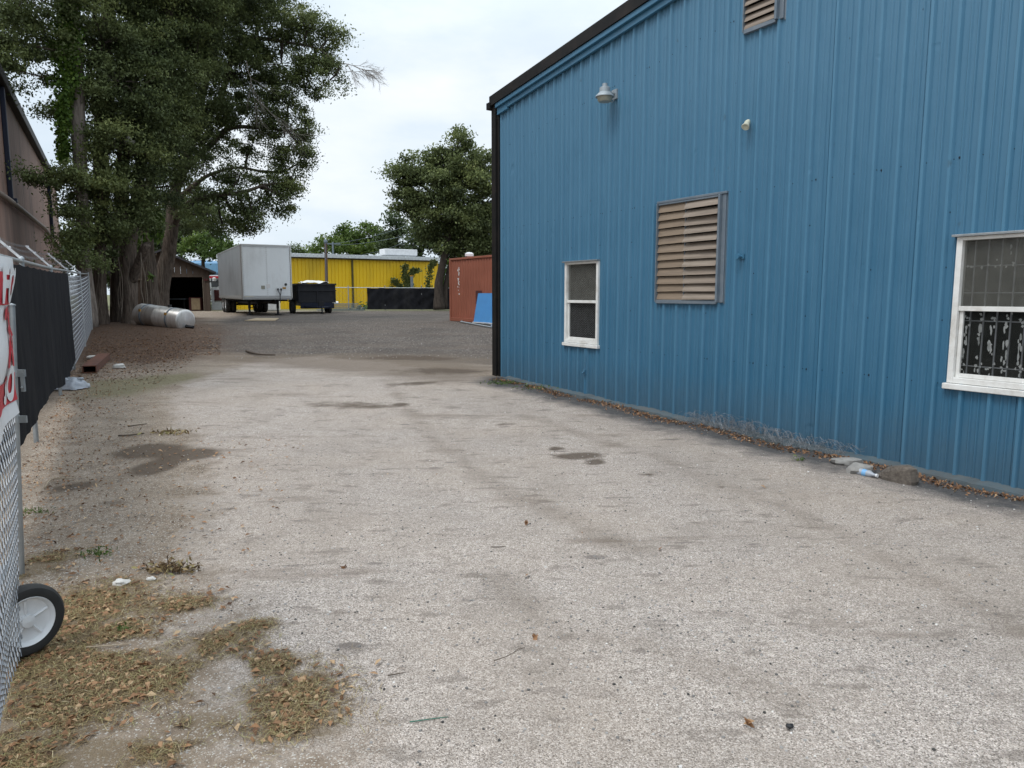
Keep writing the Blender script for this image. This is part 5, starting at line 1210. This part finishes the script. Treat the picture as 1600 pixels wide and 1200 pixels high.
# ------------------------------------------------------------------ debris by the fence
e0 = G(140, 583); e1 = G(163, 562); BM = empty('rusty_beam', 'rusty brown steel channel lying beside the fence in the leaf litter', 'beam', tuple(e0))
d_ = (e1-e0); Lb_ = d_.length; d_.normalize(); s_ = Vector((-d_.y, d_.x, 0)).normalized(); upv = Vector((0, 0, 1))
b = MB()
def bar(a0, a1, b0_, b1_):
    v = [e0+s_*a0+upv*b0_, e0+s_*a1+upv*b0_, e0+s_*a1+upv*b1_, e0+s_*a0+upv*b1_]; v += [p+d_*Lb_ for p in v]
    b.add(v, [(0, 1, 2, 3), (7, 6, 5, 4), (0, 4, 5, 1), (1, 5, 6, 2), (2, 6, 7, 3), (3, 7, 4, 0)])
bar(-.12, .12, .13, .145); bar(-.12, -.105, .01, .1295); bar(.105, .12, .01, .1295); bar(-.1049, .1049, .0, .012); b.build('channel', M['rust'], BM)
def rock(p, sx, sy, sz_, mat, name, label, cat, seed, group=None):
    b = MB(); n = 10; vs = []
    for j in range(7):
        ph = math.pi*j/6
        for k in range(n):
            t = 2*math.pi*k/n; v = Vector((math.sin(ph)*math.cos(t), math.sin(ph)*math.sin(t), math.cos(ph))); r = 1+.5*mn.noise(v*1.6+Vector((seed*3.1, 0, 0)))
            vs.append((p.x+v.x*sx*r, p.y+v.y*sy*r, p.z+sz_*.75+v.z*sz_*r))
    b.add(vs, [(j*n+k, j*n+(k+1) % n, (j+1)*n+(k+1) % n, (j+1)*n+k) for j in range(6) for k in range(n)]); ob = b.build(name, mat, smooth=True); tag(ob, label, cat, group); return ob
rock(G(186, 575), .14, .1, .05, M['stone'], 'white_stone', 'white stone lying right of the rusty beam', 'stone', 1)
rock(G(148, 560), .2, .1, .04, M['stone'], 'white_stone', 'flat white stone lying behind the rusty beam by the fence', 'stone', 2)
rock(G(190, 913), .05, .035, .018, M['stone'], 'broken_shell', 'small whitish broken lump in the dry grass near the gate wheel', 'stone', 3)
rock(G(236, 907), .03, .02, .012, M['stone'], 'white_scrap', 'tiny white scrap beside the wilted weed clump', 'scrap', 4)
rock(G(1343, 741), .13, .07, .06, M['concrete'], 'concrete_chunk', 'broken grey concrete chunk at the foot of the blue wall left of the wood', 'concrete chunk', 5)
rock(G(1322, 728), .16, .07, .05, M['concrete'], 'concrete_chunk', 'pale flat concrete chunk at the end of the tangled wire roll', 'concrete chunk', 8)
b = MB(); p = G(105, 606)
def bagf(u, v):
    t = u*2*math.pi; r = (.22*(1-.5*v)+.05*mn.noise(Vector((math.cos(t)*2, math.sin(t)*2, v*3))))*(1.0 if v < .95 else .2)
    return (p.x+math.cos(t)*r*1.6, p.y+math.sin(t)*r, p.z+.17*math.sin(v*math.pi/2)+.03*mn.noise(Vector((math.cos(t)*4, math.sin(t)*4, v*5))))
b.grid(bagf, 28, 10); ob = b.build('plastic_bag', M['bag'], smooth=2); tag(ob, 'crumpled grey plastic bag at the foot of the fence screen', 'plastic bag')
# wood chunk by the wall
b = MB(); p = G(1402, 752)
n = 14; top = []; 
for layer, (zz_, sc_) in enumerate(((-.02, 1.0), (.03, 1.05), (.10, .95), (.14, .6))):
    for k in range(n):
        t = 2*math.pi*k/n; r = sc_*(1+.35*mn.noise(Vector((math.cos(t)*1.4, math.sin(t)*1.4, 7+layer*.3))))
        x = math.cos(t)*.155*r; y_ = math.sin(t)*.09*r
        q = p+WD*x-WN*y_+Vector((0, 0, zz_+(.05*x/.2 if layer > 1 else 0)+.015*mn.noise(Vector((k, layer, 0)))))
        top.append(q)
b.add(top, [(l*n+k, l*n+(k+1) % n, (l+1)*n+(k+1) % n, (l+1)*n+k) for l in range(3) for k in range(n)]+[tuple(3*n+k for k in range(n))])
ob = b.build('wood_chunk', pm('grey_split_wood', (.17, .145, .12), (.07, .055, .045), 9, .9, stretch=(1, 5, 5), bmp=.8, bscale=30)); tag(ob, 'split brown wood chunk lying against the foot of the blue wall', 'wood chunk')
# squashed bottle
p = G(1352, 745); BT = empty('plastic_bottle', 'crushed clear plastic bottle with a pale blue label at the wall foot', 'bottle', tuple(p), WROT)
b = LB(); b.lathe((-.1, 0, .035), (1, 0, 0), [(0, 0), (.005, .028), (.06, .035), (.09, .028), (.14, .034), (.18, .014), (.2, .013)], 18); b.build('body', M['bag'], BT, smooth=True); b = LB(); b.lathe((-.02, 0, .035), (1, 0, 0), [(0, .036), (.04, .031)], 18); b.build('label_wrap', M['camperblue'], BT, smooth=True); b = LB(); b.lathe((.101, 0, .035), (1, 0, 0), [(0, .016), (.016, .016), (.016, 0)], 12); b.build('cap', M['vinyl'], BT)
# heap of rolled chain-link wire along the wall
b = MB(); ua0 = W(1088, 668)[0]; ub0 = W(1322, 728)[0]
for i in range(190):
    u = random.uniform(ua0, ub0); h = .125*math.sin(math.pi*min(1, (u-ua0)/(ub0-ua0)*1.0+.12))**.5+.03
    base = WALL0+WD*u; yo = random.uniform(.03, .26); g_ = gz(*(base-WN*yo).xy); pts = []; tl_ = random.uniform(-1.2, 1.2); r = random.uniform(.03, h*.75)
    ph0 = random.uniform(0, 6.28)
    for k in range(9):
        t = ph0+k/8*random.uniform(3, 5.5)
        q = base-WN*(yo+math.cos(t)*r*.6)+WD*(math.cos(t)*r*tl_+random.uniform(-.01, .01)); q.z = g_+max(.005, .03+r*.8+math.sin(t)*r*.9); pts.append(q)
    b.tube(pts, .0015, 3, cap=False)
for i in range(60):
    u = ua0+(ub0-ua0)*i/60; base = WALL0+WD*u-WN*random.uniform(.04, .16); g_ = gz(*base.xy); pts = []
    for k in range(7): q = base+WD*(k*.05+.03*(k % 2))-WN*(.03*(k % 2)); q.z = g_+.03+random.uniform(0, .13); pts.append(q)
    b.tube(pts, .0019, 3, cap=False)
ob = b.build('wire_roll', M['oldwire']); tag(ob, 'tangled roll of old fence wire lying along the foot of the blue wall', 'wire roll')

# ------------------------------------------------------------------ litter, clippings, stones, weeds
def scatter(fn, n):
    out = []
    while len(out) < n:
        q = fn()
        if q is not None: out.append(q)
    return out
def flatleaves(name, pts, size, mat, tmean, tsd, lift=.006, tilt=.35, aspect=.45, parent=None):
    n = len(pts); C = np.array([(p[0], p[1], p[2]+lift) for p in pts]); a = rng.uniform(0, 2*math.pi, n)
    d = np.stack([np.cos(a), np.sin(a), rng.normal(size=n)*tilt*.5], 1); s = np.stack([-np.sin(a), np.cos(a), rng.normal(size=n)*tilt], 1)
    L = (size*rng.uniform(.6, 1.3, n))[:, None]; up = np.zeros((n, 3)); up[:, 2] = rng.uniform(.0, .25, n)*L[:, 0]
    V = np.stack([C-d*L*.5, C+s*L*aspect*.5+up, C+d*L*.5, C-s*L*aspect*.5+up], 1)
    return np_mesh(name, V, 4, mat, parent, np.clip(rng.normal(tmean, tsd, n), 0, 1))
def gpt(x, y): return (x, y, gz(x, y)+.012*math.sin(x*1.3+y*.7)+.008*math.sin(x*2.9-y*2.1)+.006*math.sin(y*4.3+x))
def inclip():
    e = random.choices(CLIPW, weights=[c[2]*c[3] for c in CLIPW])[0]
    r = abs(random.gauss(0, .62)); t = random.uniform(0, 6.283); x = e[0]+e[2]*r*math.cos(t); y_ = e[1]+e[3]*r*math.sin(t)
    for q in BAREW:
        if math.hypot((x-q[0])/q[2], (y_-q[1])/q[3]) < 1: return None
    if mn.noise(Vector((x*3, y_*3, 0)))+.5*mn.noise(Vector((x*11, y_*11, 0))) < random.uniform(-.45, .05): return None
    return gpt(x, y_)
pts = scatter(inclip, 34000); n = len(pts)
C = np.array(pts); a = rng.uniform(0, 2*math.pi, n); L = rng.uniform(.02, .085, n); w = rng.uniform(.0006, .0014, n)
d = np.stack([np.cos(a), np.sin(a)], 1); pz = np.stack([-np.sin(a), np.cos(a)], 1); bend = rng.normal(size=n)*.25
h0 = rng.uniform(.004, .016, n); h1 = rng.uniform(.006, .024, n); h2 = rng.uniform(.004, .016, n)
def bp(t, sgn, h):
    q = C.copy(); off = d*((t-.5)*L)[:, None]+pz*(bend*L*(1-4*(t-.5)**2))[:, None]+pz*(sgn*w*(1 if t in (.5,) else .6))[:, None]
    q[:, :2] += off; q[:, 2] += h; return q
V = np.concatenate([np.stack([bp(0, 1, h0), bp(0, -1, h0), bp(.5, -1, h1), bp(.5, 1, h1)], 1), np.stack([bp(.5, 1, h1), bp(.5, -1, h1), bp(1, -1, h2), bp(1, 1, h2)], 1)])
t_ = np.clip(rng.normal(.47, .27, n), 0, 1)
ob = np_mesh('dry_grass_clippings', V, 4, M['straw'], None, np.concatenate([t_, t_])); tag(ob, kind='stuff', label='tan dried grass clippings matted over the dirt and paving edge', cat='grass clippings')
def near_litter():
    if random.random() < .75: return inclip()
    x = random.uniform(-4.6, -.7); y_ = random.uniform(2.2, 8)
    if x > -1.2-(y_-2.4)*.2: return None
    return gpt(x, y_)
def along_wall():
    u = random.uniform(.2, 12); off = abs(random.gauss(.27, .09)); p = WALL0+WD*u-WN*off
    if mn.noise(Vector((u*2, 0, 5))) < -.3: return None
    return gpt(p.x, p.y)
ob = flatleaves('fallen_leaves', scatter(near_litter, 2800)+scatter(lambda: gpt(random.uniform(-1.5, 4), random.uniform(2.3, 9)), 26), .038, M['litter'], .6, .22, .014); tag(ob, kind='stuff', label='orange brown fallen leaves scattered over the dirt', cat='leaves')
ob = flatleaves('leaf_drift', scatter(along_wall, 3800), .035, M['litter'], .42, .24, .012, .8, .35); tag(ob, kind='stuff', label='drift of brown leaves and needles along the foot of the blue wall', cat='leaves')
def mulchp():
    px = random.uniform(95, 345); py_ = random.triangular(500, 605, 540)
    p = G(px, py_)
    if p.x < FX(p.y)+.1 or p.y > 34: return None
    if py_ > 565 and px > 240+(605-py_)*1.5: return None
    if px > 300 and py_ > 556: return None
    return gpt(p.x, p.y)
ob = flatleaves('leaf_litter', scatter(mulchp, 6500), .045, M['litter'], .24, .26, .01, .4, .4); tag(ob, kind='stuff', label='brown leaf litter covering the ground under the grove', cat='leaves')
def fencefoot():
    y_ = random.uniform(3.2, 15); p = (FX(y_)+abs(random.gauss(.2, .55)), y_)
    return gpt(*p)
ob = flatleaves('fence_litter', scatter(fencefoot, 3200), .03, M['litter'], .5, .25, .012, .6, .4); tag(ob, kind='stuff', label='fine leaf litter along the foot of the fence', cat='leaves')
# small stones: four-sided pyramids
def stones(name, pts, size, label, tm=.45, ts=.25):
    n = len(pts); V = []; T = []
    for p in pts:
        r = size*random.uniform(.4, 1.4); a = random.uniform(0, 6.28); k = 5
        ring = [(p[0]+math.cos(a+2*math.pi*i/k)*r*random.uniform(.7, 1.2), p[1]+math.sin(a+2*math.pi*i/k)*r*random.uniform(.7, 1.2), p[2]-.002) for i in range(k)]
        top = (p[0]+random.uniform(-.3, .3)*r, p[1]+random.uniform(-.3, .3)*r, p[2]+r*random.uniform(.5, .9)); t = min(1, max(0, random.gauss(tm, ts)))
        mid = [((q[0]*.75+top[0]*.25), (q[1]*.75+top[1]*.25), p[2]+r*.5) for q in ring]
        for i in range(k):
            j = (i+1) % k; V += [ring[i], ring[j], mid[j], mid[i]]; T.append(t); V += [mid[i], mid[j], top, top]; T.append(t)
    V = np.array(V).reshape(-1, 4, 3)
    # avoid degenerate quads
    V[1::2, 3] += np.array([0, 0, -.0002])
    ob = np_mesh(name, V, 4, M['stones'], None, T); tag(ob, kind='stuff', label=label, cat='gravel')
def anyp():
    y_ = random.triangular(2.2, 14, 3); x = random.uniform(-.72*y_, .72*y_)
    if (Vector((x, y_, 0))-Vector((WALL0.x, WALL0.y, 0))).dot(WN) > -.05 or x < FX(y_): return None
    return gpt(x, y_)
stones('loose_stones', scatter(anyp, 5200), .0065, 'small loose stones scattered over the worn paving')
def lotp():
    y_ = random.uniform(16.5, 30); x = random.uniform(-.4*y_, -.02*y_)
    return gpt(x, y_)
stones('lot_gravel', scatter(lotp, 3000), .011, 'coarse grey gravel on the rear lot', .35, .22)
# weeds
def weed(px, py, n, sz_, label, name='weed', sp=.06):
    p = G(px, py); V = []
    c = np.array([(p.x+random.gauss(0, sp), p.y+random.gauss(0, sp*.8), p.z+.01+abs(random.gauss(0, sz_*.5))) for _ in range(n)])
    ob = np_mesh(name, leaves(c, sz_, None, -.6, .3), 4, M['weed'], None, np.clip(rng.normal(.45, .25, n), 0, 1)); tag(ob, label, 'weed')
weed(152, 868, 90, .03, 'small green weed tuft in the dirt above the gate wheel', sp=.05)
weed(55, 802, 60, .03, 'low green weed tuft at the fence foot behind the gate post', sp=.06)
weed(1250, 722, 24, .04, 'little bright green weed beside the tangled wire roll', sp=.03)
weed(785, 600, 160, .05, 'patchy weeds growing at the blue building corner', sp=.16)
weed(835, 608, 130, .05, 'weeds along the wall foot just right of the building corner', sp=.18)
weed(192, 988, 30, .025, 'tiny green sprig in the dry grass right of the gate wheel', sp=.02)
weed(578, 483, 220, .35, 'tall weeds growing at the left end of the black yard windscreen', 'tall_weeds', sp=.5)
weed(345, 482, 260, .35, 'green weeds between the shed and the rear wheels of the white trailer', 'tall_weeds', sp=.7)
weed(440, 482, 260, .3, 'green weeds showing under the white trailer by the dump trailer', 'tall_weeds', sp=.8)
p = G(268, 893); c = np.array([(p.x+random.gauss(0, .075), p.y+random.gauss(0, .035), p.z+.01+abs(random.gauss(0, .022))) for _ in range(190)])
ob = np_mesh('wilted_weed', leaves(c, .045, None, 0, .3), 4, M['straw'], None, np.clip(rng.normal(.35, .3, len(c)), 0, 1)); tag(ob, 'uprooted wilted weed clump lying at the paving edge', 'weed')
p = G(270, 679); c = np.array([(p.x+random.gauss(0, .13), p.y+random.gauss(0, .07), p.z+.01+abs(random.gauss(0, .02))) for _ in range(90)])
ob = np_mesh('wilted_weed', leaves(c, .06, None, 0, .3), 4, M['straw'], None, np.clip(rng.normal(.55, .25, len(c)), 0, 1)); tag(ob, 'pale dry weed sprig above the dark dirt stain', 'weed')
# twigs
def twig(pts, r, mat, name, label, cat='twig'):
    q = [G(*p)+Vector((0, 0, r+.008)) for p in pts]; s = spline([tuple(v) for v in q], 5); b = MB(); b.tube(s, list(np.linspace(r, r*.6, len(s))), 6)
    if len(pts) > 3: m_ = Vector(s[len(s)//2]); b.tube([m_, m_+Vector((.03, .03, .01)), m_+Vector((.06, .035, .012))], r*.5, 4)
    ob = b.build(name, mat, smooth=2); tag(ob, label, cat)
twig([(640, 1132), (668, 1128), (700, 1124)], .0026, M['green'], 'green_stick', 'thin green plastic stick lying on the near paving', 'stick')
twig([(772, 1036), (790, 1030), (806, 1022), (822, 1014)], .003, M['stick'], 'twig', 'long dark twig on the paving right of centre foreground')
twig([(606, 1059), (618, 1057), (634, 1054)], .003, M['stick'], 'twig', 'short dark twig left of the long twig')
twig([(605, 870), (612, 864), (622, 862), (631, 860)], .003, M['stick'], 'twig', 'bent twig lying on the middle of the paving')
twig([(767, 857), (780, 857), (790, 856)], .003, M['stick'], 'twig', 'short straight twig right of the bent twig')
twig([(135, 1015), (165, 1013), (203, 1010)], .004, M['palestick'], 'pale_twig', 'long pale dry stem right of the gate wheel base')
twig([(496, 1005), (508, 1006), (520, 1012)], .003, M['stick'], 'twig', 'short curved twig at the top edge of the dry grass')
twig([(860, 712), (880, 716)], .003, M['stick'], 'twig', 'thin twig beside the dark oil stain')
twig([(185, 683), (205, 682), (225, 679)], .010, M['stick'], 'twig', 'brown twig on the dirt behind the dark stain')
twig([(200, 668), (215, 666), (230, 664)], .008, M['stick'], 'twig', 'thin brown twig farthest back on the dirt')
twig([(70, 765), (80, 752), (98, 750), (118, 749)], .008, M['palestick'], 'twig', 'forked pale twig on the dirt near the fence screen')
twig([(385, 551), (405, 556), (430, 557)], .03, M['stick'], 'fallen_branch', 'thin fallen branch where gravel meets the paving', 'branch')
twig([(46, 1134), (58, 1131), (68, 1127)], .006, M['chipblack'], 'black_scrap', 'curved black plastic scrap in the dry grass at lower left', 'scrap')
for px, py_, lab in ((838, 1002, 'curled brown dead leaf standing on the paving'), (538, 890, 'dark red brown dead leaf on the paving left of centre'), (822, 820, 'small dark dead leaf on the middle paving'), (1170, 1136, 'orange dead leaf on the paving at lower right'), (311, 672, 'small red leaf near the left paving edge'), (228, 1043, 'large tan leaf on the dry grass')):
    p = G(px, py_); c = np.array([(p.x+random.gauss(0, .008), p.y+random.gauss(0, .008), p.z+.018) for _ in range(4)])
    ob = np_mesh('dead_leaf', leaves(c, .045, None, 0, .5), 4, M['litter'], None, np.clip(rng.normal(.4 if 'dark' in lab else .65, .08, 4), 0, 1)); tag(ob, lab, 'leaf')
for px, py_, r in ((1234, 1137, .012), (495, 802, .01), (366, 793, .014), (596, 895, .01)):
    rock(G(px, py_), r*1.3, r, r*.7, M['chipblack'], 'dark_pebble', {1234: 'dark pebble on the near right paving', 495: 'dark pebble on the middle left paving', 366: 'dark pebble beside the wavy left paving edge', 596: 'dark pebble in the middle of the paving'}[px], 'pebble', px)
# small white lamp high in the grove
c = P(202, 220, 26.0); b = MB(); b.lathe(c, (0, 0, 1), [(-.14, 0), (-.12, .16), (0, .2), (.02, .1), (.12, .08), (.2, .03), (.22, 0)], 20); b.tube([c+Vector((0, 0, .1)), c+Vector((-.5, .3, .12)), c+Vector((-.9, .6, .0))], .02, 6); ob = b.build('hanging_lamp', M['lens'], smooth=True); tag(ob, 'pale round lamp hanging amid the grove foliage', 'lamp')

# ------------------------------------------------------------------ world and sun
w = bpy.data.worlds.new('World'); S.world = w; w.use_nodes = True; nt = w.node_tree
bg = nt.nodes['Background']; sky = nt.nodes.new('ShaderNodeTexSky'); sky.sky_type = 'NISHITA'; sky.sun_disc = False
SE, SR = R(58), R(-134); sky.sun_elevation = SE; sky.sun_rotation = SR; sky.air_density = 1.2; sky.dust_density = 2.0
tc = nt.nodes.new('ShaderNodeTexCoord'); mp = nt.nodes.new('ShaderNodeMapping'); mp.inputs['Scale'].default_value = (1, 1, 2.6); nt.links.new(tc.outputs['Generated'], mp.inputs[0])
n1 = noise(nt, mp.outputs[0], 2.1, 7, .55); n2 = noise(nt, mp.outputs[0], 5.5, 6, .6)
cl = ramp(nt, n1, [(.28, (6.2, 7.3, 8.4)), (.5, (7.2, 8.1, 8.9)), (.66, (9.0, 9.3, 9.6))])
cl = mix(nt, mth(nt, 'MULTIPLY', n2, .35), cl, (6.9, 7.7, 8.5))
cov = ramp(nt, n1, [(.2, .80), (.55, .96)])
sz_n = nt.nodes.new('ShaderNodeSeparateXYZ'); nt.links.new(tc.outputs['Generated'], sz_n.inputs[0])
grad = ramp(nt, sz_n.outputs[2], [(.0, 1.0), (.30, 1.03), (1.0, 2.1)])   # overcast dome: brighter towards the zenith
nt.links.new(mix(nt, 1.0, mix(nt, cov, sky.outputs[0], cl), grad, 'MULTIPLY'), bg.inputs[0]); bg.inputs[1].default_value = .115
sun = bpy.data.lights.new('sun', 'SUN'); sun.energy = 1.5; sun.angle = R(20); sun.color = (1, .97, .92)
so = bpy.data.objects.new('sun', sun); COL.objects.link(so); so.location = (0, 0, 30)
dirv = Vector((math.sin(SR)*math.cos(SE), math.cos(SR)*math.cos(SE), math.sin(SE)))
so.rotation_euler = dirv.to_track_quat('Z', 'Y').to_euler()
S.view_settings.view_transform = 'Standard'; S.view_settings.look = 'None'; S.view_settings.exposure = 0
S.cycles.max_bounces = 8; S.cycles.transparent_max_bounces = 16
